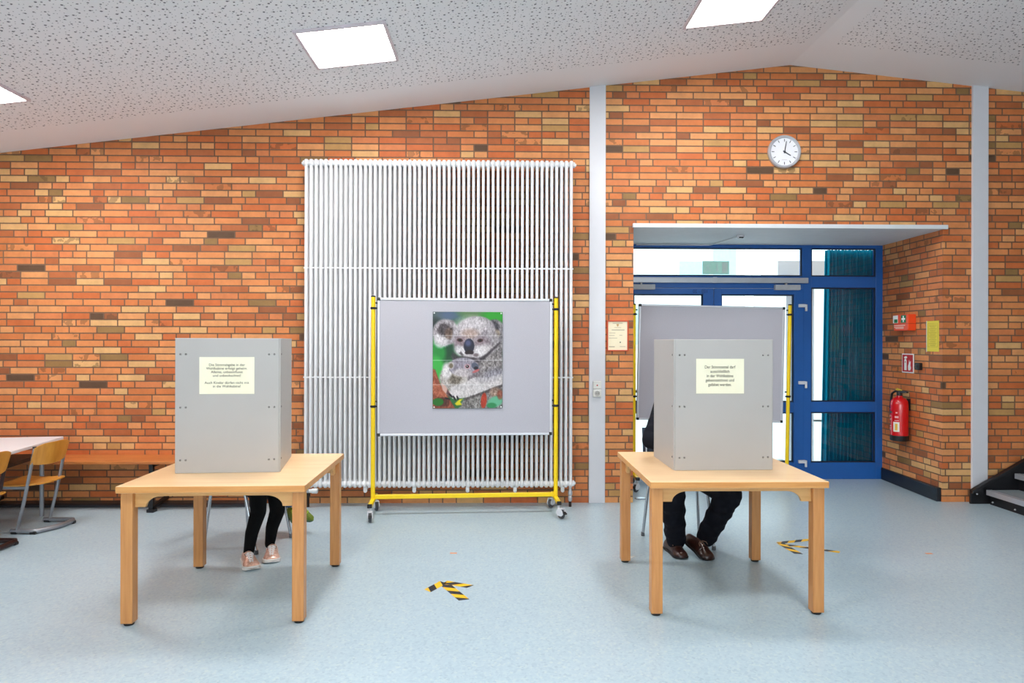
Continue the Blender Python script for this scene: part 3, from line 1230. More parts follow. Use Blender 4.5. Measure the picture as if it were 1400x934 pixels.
def table(loc, rz, wx, wy, label):
    H, T, L = 0.735, 0.036, 0.062
    e = empty('table', loc, rz, label, 'table', 'beech voting tables')
    m = MB()
    m.box((0, 0, H - T / 2), (wx, wy, T))
    for fc in m.b.faces:
        fc.normal_update()
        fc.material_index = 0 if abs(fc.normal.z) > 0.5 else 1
    m.build('tabletop', [BEECH_TOP_LIT, BEECH_EDGE_SHADED], e, bevel=0.004, seg=3)
    ix, iy = wx / 2 - 0.012 - L / 2, wy / 2 - 0.028 - L / 2
    for sx in (-1, 1):
        for sy in (-1, 1):
            m = MB()
            m.box((sx * ix, sy * iy, (H - T + 0.012) / 2 + 0.001), (L, L, H - T - 0.012))
            lg = m.build('leg', BEECH_Z_SHADED, e, bevel=0.004)
            m = MB()
            m.lathe([(0.024, 0), (0.026, 0.004), (0.026, 0.013)], (sx * ix, sy * iy, 0))
            m.build('foot_glide', BLACK, lg)

    def apron_profile(half):
        zt, zs, zb2 = H - T, H - T - 0.026, H - T - 0.083
        a = [(-half, zt), (-half, zb2), (-half + 0.050, zb2)]
        for k in range(9):
            q = k / 8 * PI / 2
            a.append((-half + 0.056 + 0.085 * (1 - math.cos(q)), zb2 + (zs - zb2) * math.sin(q)))
        b = [(-x, z) for x, z in reversed(a)]
        return a + b
    for s in (-1, 1):
        m = MB()
        m.prism(apron_profile(ix - L / 2), 0.02, 'y', s * (iy - 0.004) - 0.010)
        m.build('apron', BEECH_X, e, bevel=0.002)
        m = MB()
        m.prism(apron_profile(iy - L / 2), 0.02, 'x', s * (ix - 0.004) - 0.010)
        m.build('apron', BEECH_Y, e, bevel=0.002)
    return e


table((-1.512, 4.083, 0), 0.026, 0.968, 1.02, 'square beech table under the left voting screen, beside the radiator')
table((1.300, 4.166, 0), 0.004, 0.972, 1.012, 'square beech table under the right voting screen, before the doors')

# ------------------------------------------------------------------ voting screens


def booth(fl, fr, bl, br, label):
    """fl, fr: front corners; bl, br: rear ends of the wings (world x, y)"""
    zb, zt = 0.7355, 1.503
    o0 = Vector(((fl[0] + fr[0]) / 2, (fl[1] + fr[1]) / 2, zb))
    e = empty('voting_screen', o0, 0, label, 'voting booth', 'grey folding voting screens')
    t = 0.010
    H = zt - zb

    def panel(p, q, name, trim=0.0):
        p, q, fl3 = Vector((p[0], p[1], 0)), Vector((q[0], q[1], 0)), Vector((fl[0], fl[1], 0))
        d = (q - p).normalized()
        n = Vector((d.y, -d.x, 0))
        L = (q - p).length
        ang = math.atan2(d.y, d.x)
        m = MB()
        m.box((L / 2, 0, H / 2), (L - trim, t, H))
        pn = m.build(name, PANEL_GREY, e, bevel=0.0015, loc=(p.x - o0.x, p.y - o0.y, 0), rot=(0, 0, ang))
        m = MB()
        m.box((L / 2, 0, H + 0.0005), (L - trim, t + 0.002, 0.003))
        m.build('edge_strip', PANEL_EDGE, pn)
        for zz in (0.678, 0.375, 0.075):
            for xx in ((0.028, 0.058, L - 0.058, L - 0.028) if name == 'front_panel' else (L - 0.03,) if q == fl3 else (0.03,)):
                m = MB()
                m.lathe([(0.006, 0), (0.0055, -0.0025), (0.003, -0.004), (0.0005, -0.0045)], (xx, -t / 2, zz), 'y', 12)
                m.build('rivet', RIVET, pn, smooth=True)
        return pn
    front = panel(fl, fr, 'front_panel', 0.004)
    panel(bl, fl, 'side_wing', 0.006)
    panel(fr, br, 'side_wing', 0.006)
    return e, o0, math.atan2(fr[1] - fl[1], fr[0] - fl[0])


e1, o1, a1 = booth((-1.841, 3.917), (-1.265, 3.954), (-1.80, 4.46), (-1.364, 4.493), 'grey folding voting screen with the longer printed notice, on the left table')
e2, o2, a2 = booth((1.029, 3.987), (1.615, 4.008), (1.024, 4.481), (1.60, 4.49), 'grey folding voting screen with the shorter printed notice, on the right table')


def notice(c, a, wd, ht, lines, lh, tw, label):
    e = empty('notice', c, a, label, 'notice', 'printed notices on the voting screens')
    m = MB()
    n = 12
    rs = []
    for i in range(n + 1):
        u = i / n
        x = -wd / 2 + wd * u
        bow = -0.0012 * abs(2 * u - 1) ** 3
        rs.append([Vector((x, bow - 0.0006, -ht / 2)), Vector((x, bow - 0.0006, ht / 2)), Vector((x, bow, ht / 2)), Vector((x, bow, -ht / 2))])
    m.rings(rs)
    m.build('paper', CREAM, e)
    text_mesh(lines, lh, tw, lh * 0.96, INK, e, (0, -0.0025, 0.0), name='lettering')
    return e


c = P(310.2, 513.5, 3.927)
notice((c.x, c.y, c.z), a1, 0.305, 0.211,
       ['Die Stimmabgabe in der', 'Wahlkabine erfolgt geheim.', 'Alleine, unbeeinflusst', 'und unbeobachtet!', '', 'Auch Kinder dürfen nicht mit', 'in die Wahlkabine!'],
       0.0204, 0.246, 'cream notice whose text ends with Wahlkabine, on the left voting screen').location.y = o1.y + (c.x - o1.x) * math.tan(a1) - 0.0065
c = P(984.3, 514.4, 3.992)
notice((c.x, c.y, c.z), a2, 0.287, 0.205,
       ['Der Stimmzettel darf', 'ausschließlich', 'in der Wahlkabine', 'gekennzeichnet und', 'gefaltet werden.'],
       0.0258, 0.183, 'cream notice about the Stimmzettel, on the right voting screen').location.y = o2.y + (c.x - o2.x) * math.tan(a2) - 0.0065

# ------------------------------------------------------------------ clock
c = P(1072.8, 207.3, 6.27)
e = empty('wall_clock', (c.x, WALL_Y, c.z), 0, 'round white wall clock with silver rim above the recess', 'clock')
R = 0.153
m = MB()
m.lathe([(R - 0.01, -0.001), (R, -0.006), (R, -0.03), (R - 0.006, -0.038), (R - 0.022, -0.036), (R - 0.026, -0.026), (R - 0.026, -0.001)], (0, 0, 0), 'y', 64)
m.build('rim', SILVER, e, smooth='auto')
m = MB()
m.lathe([(R - 0.02, -0.002), (R - 0.02, -0.024), (0.001, -0.024)], (0, 0, 0), 'y', 64)
m.build('dial', mat('clock_dial', (240, 241, 246), 0.4, var=0.01), e)
DARK = mat('clock_ink', (44, 48, 60), 0.5)
for k in range(12):
    a = k * PI / 6
    m = MB()
    m.box((math.sin(a) * 0.107, -0.0255, math.cos(a) * 0.107), (0.0055, 0.002, 0.024), Euler((0, a, 0)).to_matrix())
    m.build('hour_mark', DARK, e)


def hand(name, ang, ln, wd, y):
    m = MB()
    m.prism([(-wd / 2, -0.015), (wd / 2, -0.015), (wd / 2 * 0.8, ln), (-wd / 2 * 0.8, ln)], 0.002, 'y', 0)
    m.build(name, DARK, e, loc=(0, y, 0), rot=(0, ang, 0))


hand('minute_hand', math.radians(10), 0.098, 0.008, -0.031)
hand('hour_hand', math.radians(121), 0.068, 0.009, -0.0285)
m = MB()
m.lathe([(0.007, -0.024), (0.007, -0.035), (0.001, -0.036)], (0, 0, 0), 'y', 16)
m.build('hub', DARK, e)
m = MB()
m.box((0, -0.0248, -0.075), (0.05, 0.001, 0.004))
m.build('maker_line', mat('dial_grey_mark', (206, 200, 208), 0.5), e)

# ------------------------------------------------------------------ certificate on the pillar of bricks
a, b = P(829.7, 438, 6.29), P(859.3, 480.3, 6.29)
e = empty('framed_certificate', ((a.x + b.x) / 2, WALL_Y, (a.z + b.z) / 2), 0, 'cream certificate in a red frame beside the white column', 'certificate')
wd, ht = b.x - a.x, a.z - b.z
m = MB()
f = 0.011
for s in (-1, 1):
    m.box((s * (wd / 2 - f / 2), -0.009, 0), (f, 0.018, ht))
    m.box((0, -0.009, s * (ht / 2 - f / 2)), (wd - 2 * f, 0.018, f))
m.build('frame', mat('red_frame', (206, 78, 40), 0.45), e, bevel=0.002)
m = MB()
m.box((0, -0.006, 0), (wd - 1.6 * f, 0.004, ht - 1.6 * f))
m.build('paper', mat('parchment', (248, 236, 204), 0.7, var=0.02), e)
LINE = mat('faint_print', (170, 158, 130), 0.8)
m = MB()
iw, ih = wd - 2 * f, ht - 2 * f


def prn(mb, u, v, w_, h_, y=-0.0085):
    mb.box(((u - 0.5) * iw, y, (0.5 - v) * ih), (w_ * iw, 0.001, h_ * ih))


prn(m, 0.5, 0.06, 0.52, 0.018)
prn(m, 0.5, 0.21, 0.36, 0.012)
prn(m, 0.52, 0.295, 0.66, 0.022)
prn(m, 0.22, 0.40, 0.32, 0.013)
prn(m, 0.20, 0.49, 0.28, 0.013)
prn(m, 0.26, 0.58, 0.44, 0.013)
prn(m, 0.66, 0.485, 0.14, 0.013)
prn(m, 0.20, 0.885, 0.30, 0.024)
prn(m, 0.76, 0.88, 0.30, 0.013)
m.build('print_lines', LINE, e)
m = MB()
m.prism([(-0.010, 0.012), (0.010, 0.012), (0.010, 0.0), (0.0, -0.013), (-0.010, 0.0)], 0.001, 'y', 0)
m.build('crest', mat('crest_gold', (206, 168, 110), 0.6), e, loc=(0, -0.0092, (0.5 - 0.135) * ih))
m = MB()
m.tube([(0, 0, 0), (0, -0.001, 0)], 0.006, 12)
m.build('seal', mat('seal_green', (52, 64, 40), 0.6), e, loc=(0.135 * iw, -0.0088, (0.5 - 0.73) * ih))

# ------------------------------------------------------------------ socket on the column
c = P(816, 532, 6.28)
e = empty('wall_socket', (c.x, WALL_Y - 0.022, c.z), 0, 'white two-gang power socket on the white column', 'socket')
SOCK = mat('socket_white', (226, 224, 218), 0.4)
SHADE = mat('socket_inner', (176, 172, 166), 0.5)
for i, dz in enumerate((0.038, -0.038)):
    m = MB()
    m.box((0, -0.012, dz), (0.078, 0.024, 0.073))
    m.build('cover', SOCK, e, bevel=0.008, seg=3)
m = MB()
m.lathe([(0.021, -0.024), (0.024, -0.027), (0.021, -0.0285), (0.018, -0.025), (0.001, -0.0248)], (0, 0, -0.038), 'y', 24)
m.build('outlet', SHADE, e, smooth='auto')
for s in (-1, 1):
    m = MB()
    m.cyl((s * 0.009, -0.0245, -0.038), (s * 0.009, -0.027, -0.038), 0.0035, seg=10)
    m.build('pin_hole', BLACK, e)
m = MB()
m.lathe([(0.007, -0.024), (0.007, -0.028), (0.001, -0.029)], (0, 0, 0.036), 'y', 14)
m.build('indicator', mat('socket_red', (190, 60, 50), 0.4), e)

# ------------------------------------------------------------------ things on the recess wall (it faces -x)


def wall_x(y):
    return OPR + (y - WALL_Y) * (4.178 - OPR) / 1.2


RW = (4.178 - OPR) / 1.2       # lean of the recess wall
RWA = -math.atan(RW)


def on_recess(name, y, z, label, cat):
    """local frame: x runs along the wall towards the viewer's right (-y), y goes into the wall, z up"""
    e = empty(name, (wall_x(y), y, z), -PI / 2 + RWA, label, cat)
    return e


# first aid box
A, B = PX(1221.5, 430, 4.075), PX(1241.5, 452, 4.07)
yc, yw = (A.y + B.y) / 2, A.y - B.y
zc, zh = (PX(1241, 429.5, 4.07).z + PX(1241, 452, 4.07).z) / 2, 0.165
e = on_recess('first_aid_box', yc, zc, 'orange first aid box with green cross signs on the recess wall', 'first aid box')
m = MB()
m.box((0, -0.042, 0), (yw, 0.082, zh))
m.build('case', mat('signal_orange', (240, 74, 24), 0.4, var=0.03), e, bevel=0.008, seg=3)
m = MB()
m.box((0, -0.042, -0.012), (yw + 0.002, 0.084, 0.003))
m.build('lid_seam', mat('seam_red', (150, 40, 16), 0.5), e)
SGREEN = mat('first_aid_green', (12, 120, 70), 0.5)
SW = mat('sign_white', (240, 240, 236), 0.5)
for k, ux in enumerate((-0.36, 0.20)):
    m = MB()
    m.box((ux * yw, -0.0845, 0.036), (0.088, 0.002, 0.078))
    m.build('sign_plate', SW if k == 0 else SGREEN, e)
    m = MB()
    if k == 0:
        m.box((ux * yw + 0.01, -0.086, 0.018), (0.06, 0.0015, 0.036))
        m.build('green_field', SGREEN, e)
    else:
        m.box((ux * yw, -0.086, 0.036), (0.062, 0.0015, 0.018))
        m.box((ux * yw, -0.086, 0.036), (0.018, 0.0018, 0.062))
        m.build('white_cross', SW, e)
m = MB()
for zz, ww, oo in ((-0.028, 0.20, -0.02), (-0.045, 0.17, -0.03), (-0.058, 0.15, -0.02)):
    m.box((oo, -0.0842, zz), (ww, 0.001, 0.007))
m.build('print_lines', mat('pale_print', (255, 214, 196), 0.5), e)

# fire extinguisher sign
A, B = PX(1233.2, 484, 4.155), PX(1249, 510.3, 4.15)
yc, yw = (A.y + B.y) / 2, A.y - B.y
zc, zh = 1.278, 0.195
e = on_recess('extinguisher_sign', yc, zc, 'red and white pictogram sign above the fire extinguisher', 'sign')
m = MB()
m.box((0, -0.003, 0), (yw, 0.005, zh))
m.build('plate', SW, e)
m = MB()
m.box((0, -0.006, 0), (yw - 0.022, 0.002, zh - 0.022))
m.build('red_field', mat('sign_red', (190, 22, 34), 0.5), e)
m = MB()
yy = -0.0085
m.prism([(-0.058, -0.072), (-0.016, -0.072), (-0.016, 0.028), (-0.026, 0.044), (-0.048, 0.044), (-0.058, 0.028)], 0.0015, 'y', yy)
m.prism([(-0.05, 0.047), (-0.024, 0.047), (-0.006, 0.056), (-0.008, 0.066), (-0.028, 0.072), (-0.062, 0.064), (-0.062, 0.056)], 0.0015, 'y', yy)
m.build('extinguisher_symbol', SW, e)
m = MB()
m.prism([(0.014, -0.072), (0.048, -0.072), (0.062, -0.048), (0.052, -0.02), (0.058, 0.026), (0.04, 0.006), (0.030, 0.034), (0.022, -0.004), (0.010, -0.03)], 0.0015, 'y', yy)
m.build('flame_symbol', SW, e)
m = MB()
m.tube([(-0.037, -0.009, 0.012), (-0.037, -0.010, 0.012)], 0.007, 10)
m.build('dot', mat('sign_red', (190, 22, 34), 0.5), e)

# black switch block
A = PX(1258.3, 501, 4.15)
e = on_recess('switch_block', A.y, A.z, 'small black switch block right of the extinguisher sign', 'switch')
m = MB()
m.box((0, -0.02, 0), (0.075, 0.04, 0.07))
m.build('housing', BLACK, e, bevel=0.006)
m = MB()
m.box((0, -0.042, 0), (0.035, 0.008, 0.03))
m.build('rocker', mat('dark_brown_plastic', (44, 34, 32), 0.4), e, bevel=0.003)

# yellow sheet
A, B = PX(1266.5, 439, 4.145), PX(1284, 481, 4.14)
yc, yw = (A.y + B.y) / 2, A.y - B.y
e = on_recess('yellow_sheet', yc, 1.55, 'yellow printed sheet in a clear sleeve near the recess corner', 'paper')
m = MB()
m.box((0.004, -0.003, 0), (yw - 0.012, 0.002, 0.292))
m.build('paper', mat('yellow_paper', (236, 216, 78), 0.75, var=0.03), e)
m = MB()
m.box((-yw / 2 + 0.005, -0.002, 0), (0.012, 0.001, 0.297))
m.build('sleeve_edge', mat('sleeve_plastic', (190, 216, 214), 0.3), e)
m = MB()
for s in (-1, 1):
    m.box((s * 0.075 + 0.004, -0.0045, 0.01), (0.002, 0.001, 0.225))
    m.box((0.004, -0.0045, 0.01 + s * 0.112), (0.15, 0.001, 0.002))
for k in range(18):
    m.box((0.004, -0.0045, 0.105 - k * 0.0115), (0.12 - 0.02 * (k % 3), 0.001, 0.0028))
m.build('print_lines', mat('olive_print', (176, 158, 60), 0.8), e)

# fire extinguisher
c = PX(1230.2, 560, 4.062)
e = on_recess('fire_extinguisher', c.y, 0, 'red fire extinguisher with black hose hung on the recess wall', 'fire extinguisher')
dx = -0.098
r = 0.083
m = MB()
m.lathe([(0.07, 0.535), (r, 0.55), (r, 0.86), (0.078, 0.895), (0.058, 0.922), (0.032, 0.935), (0.028, 0.95)], (0, dx, 0), 'z', 36)
m.build('cylinder', mat('extinguisher_red', (206, 10, 22), 0.25, var=0.03, coat=0.5), e, smooth='auto')
m = MB()
m.lathe([(0.001, 0.493), (0.08, 0.495), (r + 0.003, 0.505), (r + 0.003, 0.548), (r - 0.004, 0.552)], (0, dx, 0), 'z', 36)
m.build('foot_ring', BLACK, e, smooth='auto')
m = MB()
m.lathe([(0.026, 0.945), (0.026, 0.985), (0.018, 0.998), (0.001, 1.0)], (0, dx, 0), 'z', 18)
m.build('valve', BLACK, e, smooth='auto')
m = MB()
m.prism([(-0.03, 0.972), (0.145, 0.985), (0.150, 0.998), (0.11, 1.004), (-0.03, 0.998)], 0.024, 'y', dx - 0.012)
m.build('lever', BLACK, e, bevel=0.004)
m = MB()
m.prism([(-0.062, 1.012), (-0.04, 1.024), (0.03, 1.012), (0.05, 1.008), (0.03, 1.002), (-0.06, 1.002)], 0.014, 'y', dx - 0.007)
m.build('safety_tab', mat('tab_yellow', (222, 190, 30), 0.4), e, bevel=0.002)
m = MB()
hp = [(-0.02, dx, 0.985), (-0.06, dx - 0.01, 0.99), (-0.100, dx - 0.02, 0.965), (-0.118, dx - 0.02, 0.90), (-0.112, dx - 0.03, 0.83), (-0.098, dx - 0.035, 0.78), (-0.085, dx - 0.04, 0.745)]
m.tube(hp, [0.011, 0.011, 0.011, 0.011, 0.011, 0.012, 0.013], 12)
m.build('hose', BLACK, e, smooth='auto')


def wrap_label(mb, a0, a1, z0, z1, rr):
    n = 8
    rs = []
    for i in range(n + 1):
        a = math.radians(a0 + (a1 - a0) * i / n)
        ca, sa = math.sin(a), -math.cos(a)
        rs.append([Vector((ca * rr, dx + sa * rr, z0)), Vector((ca * rr, dx + sa * rr, z1)), Vector((ca * (rr - 0.001), dx + sa * (rr - 0.001), z1)), Vector((ca * (rr - 0.001), dx + sa * (rr - 0.001), z0))])
    mb.rings(rs)


m = MB()
wrap_label(m, 22, 62, 0.59, 0.688, r + 0.0014)
m.build('inspection_label', mat('label_white', (236, 230, 216), 0.5), e)
m = MB()
wrap_label(m, 34, 50, 0.605, 0.67, r + 0.0022)
m.build('label_stripe', mat('label_yellow', (230, 180, 60), 0.5), e)
m = MB()
wrap_label(m, -48, 10, 0.772, 0.792, r + 0.0014)
m.build('green_label', mat('label_dark_green', (20, 52, 36), 0.5), e)
m = MB()
for zz, a0, a1_ in ((0.812, -46, -22), (0.805, -46, -24), (0.745, -44, 2), (0.735, -44, -6), (0.71, -44, 4), (0.70, -44, -2), (0.672, -44, -20), (0.64, -44, 2), (0.62, -44, 4), (0.605, -44, 0)):
    wrap_label(m, a0, a1_, zz, zz + 0.0055, r + 0.0014)
m.build('print_lines', mat('label_pink', (242, 176, 176), 0.5), e)
m = MB()
wrap_label(m, 32, 56, 0.728, 0.748, r + 0.0014)
wrap_label(m, 38, 50, 0.775, 0.788, r + 0.0014)
wrap_label(m, 30, 58, 0.70, 0.706, r + 0.0014)
m.build('emblem', mat('label_pink', (242, 176, 176), 0.5), e)
m = MB()
m.box((0, -0.006, 0.86), (0.05, 0.012, 0.12))
m.box((0, -0.014, 0.90), (0.03, 0.02, 0.02))
m.build('wall_hook', STEEL_BLACK, e)

# ------------------------------------------------------------------ bench along the brick wall
e = empty('wall_bench', (-4.3, 6.12, 0), 0, 'long wooden bench along the brick wall, behind the school chairs', 'bench')
m = MB()
m.box((0, 0.0, 0.435), (4.1, 0.355, 0.03))
m.build('seat', BENCHWOOD, e, bevel=0.006)
for bx in (-1.7, -0.2, 1.28):
    m = MB()
    m.box((bx, -0.13, 0.222), (0.035, 0.035, 0.396))
    m.box((bx, 0.0, 0.405), (0.035, 0.30, 0.03))
    m.box((bx, -0.0, 0.05), (0.035, 0.30, 0.03), (0.12, 0, 0))
    m.box((bx, -0.125, 0.014), (0.06, 0.07, 0.028))
    m.build('support', STEEL_BLACK, e, bevel=0.003)

# ------------------------------------------------------------------ school table and chairs at the left edge
ex = Vector((-0.15, 1.0, 0)).normalized()          # along the visible short edge
ey = Vector((-1.0, -0.15, 0)).normalized()
far = Vector((-3.80, 6.03, 0))
e = empty('school_table', (0, 0, 0), 0, 'white-topped school table with two wooden chairs at the left edge', 'table')
tl, tw_ = 1.45, 1.5
q = [far, far - ex * tl, far - ex * tl + ey * tw_, far + ey * tw_]
m = MB()
m.prism([(p.x, p.y) for p in q], 0.026, 'z', 0.627)
m.build('tabletop', mat('white_laminate', (228, 226, 230), 0.4, var=0.01), e, bevel=0.006)
m = MB()
inn = [far - ex * 0.16 + ey * 0.10, far - ex * (tl - 0.1) + ey * 0.10, far - ex * (tl - 0.1) + ey * (tw_ - 0.1), far - ex * 0.16 + ey * (tw_ - 0.1)]
m.prism([(p.x, p.y) for p in inn], 0.03, 'z', 0.50)
m.build('book_shelf', STEEL_BLACK, e)
for p in inn:
    m = MB()
    m.tube([(p.x, p.y, 0.0), (p.x, p.y, 0.628)], 0.017, 14)
    m.build('leg', TUBE_GREY, e, smooth='auto')


def school_chair(loc, rz, frame, label):
    """faces -x in its own frame; width along y"""
    e = empty('school_chair', loc, rz, label, 'chair', 'school chairs at the white table')
    hw = 0.175
    for s in (-1, 1):
        y = s * hw
        m = MB()
        m.tube([(-0.110, y, 0.03), (-0.095, y, 0.10), (-0.065, y, 0.22), (-0.03, y, 0.38), (0.0, y, 0.53), (0.028, y, 0.665)], 0.0165, 12, 0.62)
        m.build('side_tube', frame, e, smooth='auto')
        m = MB()
        m.lathe([(0.017, 0), (0.016, 0.012), (0.001, 0.014)], (0.028, y, 0.66), 'z', 12)
        m.build('tube_cap', BLACK, e, smooth='auto')
    m = MB()
    path = [(-0.16, -hw, 0.022), (0.02, -hw, 0.022), (0.04, -hw + 0.008, 0.022), (0.098, -0.03, 0.022), (0.105, 0.0, 0.022), (0.105, hw - 0.03, 0.022), (0.085, hw, 0.022), (-0.16, hw, 0.022)]
    m.tube(path, 0.0185, 12)
    m.build('runner', frame, e, smooth='auto')
    for (gx, gy) in ((0.02, -hw), (0.10, hw - 0.035), (-0.13, -hw), (-0.13, hw)):
        m = MB()
        m.box((gx, gy, 0.012), (0.05, 0.036, 0.024))
        m.build('glide', BLACK, e, bevel=0.006)
    m = MB()
    m.box((-0.18, -hw + 0.01, 0.352), (0.26, 0.018, 0.024))
    m.box((-0.18, hw - 0.01, 0.352), (0.26, 0.018, 0.024))
    m.box((-0.30, 0, 0.352), (0.02, 2 * hw, 0.02))
    m.build('seat_frame', frame, e, bevel=0.003)
    # moulded seat
    m = MB()
    rs = []
    for i in range(13):
        u = i / 12
        x = 0.03 - 0.40 * u
        w_ = 0.178 * (1 - 0.25 * max(0, abs(2 * u - 1) - 0.75) ** 1.0 * 2)
        zc = 0.385 - 0.012 * math.sin(u * PI) - 0.02 * max(0, (u - 0.8) * 5) ** 2
        ring_t, ring_b = [], []
        for j in range(11):
            v = -1 + 2 * j / 10
            zz = zc - 0.010 * (1 - v * v)
            ring_t.append(Vector((x, v * w_, zz)))
            ring_b.append(Vector((x, v * w_, zz - 0.010)))
        rs.append(ring_t + ring_b[::-1])
    m.rings(rs)
    m.build('seat', PLY, e, smooth='auto', angle=0.9)
    # curved backrest
    m = MB()
    rs = []
    for i in range(15):
        v = -1 + 2 * i / 14
        y = v * 0.192
        bow = 0.035 * (1 - v * v)
        z0 = 0.515 + 0.02 * v * v
        z1 = 0.675 + 0.018 * (1 - abs(v) ** 3) - 0.012 * abs(v) ** 6
        x0 = -0.004 + bow
        x1 = 0.034 + bow
        rs.append([Vector((x0, y, z0)), Vector((x1, y, z1)), Vector((x1 + 0.009, y, z1)), Vector((x0 + 0.009, y, z0))])
    m.rings(rs)
    m.build('backrest', PLY, e, smooth='auto', angle=0.9, bevel=0.003)
    return e


school_chair((-3.585, 5.49, 0), -0.06, TUBE_GREY, 'wooden school chair with grey tube frame, its sled base fully visible')
school_chair((-3.635, 4.90, 0), -0.02, MAROON, 'wooden school chair with dark maroon runners, cut by the left frame edge')

# ------------------------------------------------------------------ stairs at the right edge
e = empty('staircase', (4.52, 6.2, 0), 0, 'black steel stairs with grey treads rising to the right', 'stairs')
m = MB()
sl = 0.275 / 0.484
pr = [(-0.168, 0.0), (-0.168, 0.127), (1.35, 0.127 + 1.518 * sl), (1.35, 0.127 + 1.518 * sl - 0.30), (0.42, 0.0)]
m.prism(pr, 0.02, 'y', 0.02)
m.prism([(-0.168, 0.100), (-0.168, 0.127), (1.35, 0.127 + 1.518 * sl), (1.35, 0.10 + 1.518 * sl)], 0.05, 'y', -0.01)
m.build('stringer', STEEL_BLACK, e, bevel=0.003)
TREAD = mat('grey_tread', (132, 142, 146), 0.5, var=0.08, scale=60)
for k in range(5):
    x = 0.0 + k * 0.265
    z = 0.133 + k * 0.150
    m = MB()
    m.box2((x - 0.03, -1.9, z - 0.012), (x + 0.29, -0.002, z))
    tr = m.build('tread', TREAD, e)
    m = MB()
    m.box2((x - 0.038, -1.9, z - 0.044), (x - 0.03, -0.002, z + 0.002))
    m.box2((x - 0.03, -1.9, z), (x + 0.012, -0.002, z + 0.002))
    m.build('nosing', SILVER, tr)
    m = MB()
    m.box2((x, -1.9, z - 0.150 if k else 0.0), (x + 0.015, -0.002, z - 0.012))
    m.build('riser', STEEL_BLACK, e)
for bx, by, bz in ((-0.135, -0.02, 0.10), (-0.012, -0.05, 0.03), (-0.012, -0.32, 0.03)):
    m = MB()
    m.ball((bx, by, bz), 0.008, 10)
    m.build('bolt', SILVER, e, smooth=True)

# ------------------------------------------------------------------ tape arrows and bits on the floor
TAPE_Y = mat('tape_yellow', (252, 196, 12), 0.45, var=0.02)
TAPE_K = mat('tape_black', (38, 34, 38), 0.45)


def tape_arrow(strips, label, first=0):
    c0 = sum((Fl(*s[0]) for s in strips), Vector()) / len(strips)
    e = empty('floor_arrow', (c0.x, c0.y, 0), 0, label, 'floor arrow', 'striped tape arrows on the floor')
    for k, (p, q, wd, cut0, cut1) in enumerate(strips):
        a, b = Fl(*p) - c0, Fl(*q) - c0
        a.z = b.z = 0
        d = (b - a).normalized()
        n_ = Vector((-d.y, d.x, 0))
        L = (b - a).length
        m = MB()
        z0, z1 = 0.0003 + k * 0.0003, 0.0008 + k * 0.0003
        step, slant = 0.062, 0.055
        cuts = [0.0]
        s_ = 0.02
        while s_ < L:
            cuts.append(s_)
            s_ += step
        cuts.append(L)
        for i in range(len(cuts) - 1):
            s0, s1 = cuts[i], cuts[i + 1]
            l0 = slant * (cut0 if i == 0 else 1.0) * 0.5
            l1 = slant * (cut1 if i == len(cuts) - 2 else 1.0) * 0.5
            m.mi = (i + k + first) % 2
            quad = [a + d * (s0 + l0) + n_ * wd / 2, a + d * (s1 + l1) + n_ * wd / 2, a + d * (s1 - l1) - n_ * wd / 2, a + d * (s0 - l0) - n_ * wd / 2]
            m.prism([(v.x, v.y) for v in quad], z1 - z0, 'z', z0)
        m.build('tape_strip', [TAPE_Y, TAPE_K], e)
    return e


tape_arrow([((607, 798), (634.5, 820.5), 0.062, 0.0, 0.2), ((606, 796.5), (584.5, 808.0), 0.060, 0.3, 0.3), ((610, 796.5), (643, 802.3), 0.055, -0.3, 0.3)],
           'yellow and black tape arrow lying between the two tables')
tape_arrow([((1070, 744.5), (1148, 755.2), 0.045, 0.0, 0.1), ((1067, 743.0), (1092, 757.6), 0.055, 0.3, 0.3), ((1065, 742.6), (1114, 737.4), 0.045, -0.3, 0.3)],
           'yellow and black tape arrow partly behind a leg of the right table')
for (px_, py_), lab in (((620, 756.5), 'tiny orange tape mark above the floor arrow between the tables'), ((1270, 757), 'tiny orange tape mark on the floor right of the right table')):
    c = Fl(px_, py_)
    m = MB()
    m.box((0, 0, 0.0004), (0.048, 0.026, 0.0006))
    tag(m.build('tape_mark', mat('orange_tape', (232, 160, 118), 0.6), loc=(c.x, c.y, 0.0002)), lab, 'tape mark', 'orange tape marks')
c = Fl(864, 762.5)
m = MB()
m.prism([(-0.012, -0.02), (0.03, 0.028), (-0.012, 0.03)], 0.0012, 'z', 0)
tag(m.build('paper_scrap', mat('white_paper', (240, 240, 240), 0.7), loc=(c.x + 0.002, c.y, 0.0004)), 'white paper scrap tucked by the rear left leg of the right table', 'paper')
c = Fl(876.5, 682)
m = MB()
m.lathe([(0.060, 0.0), (0.060, 0.003), (0.042, 0.004), (0.038, 0.0025), (0.001, 0.0022)], (0, 0, 0), 'z', 32)
tag(m.build('floor_socket', CHROME, smooth='auto', loc=(c.x, c.y, 0)), 'round metal floor socket cover in front of the door recess', 'socket')

# ------------------------------------------------------------------ voters' chairs


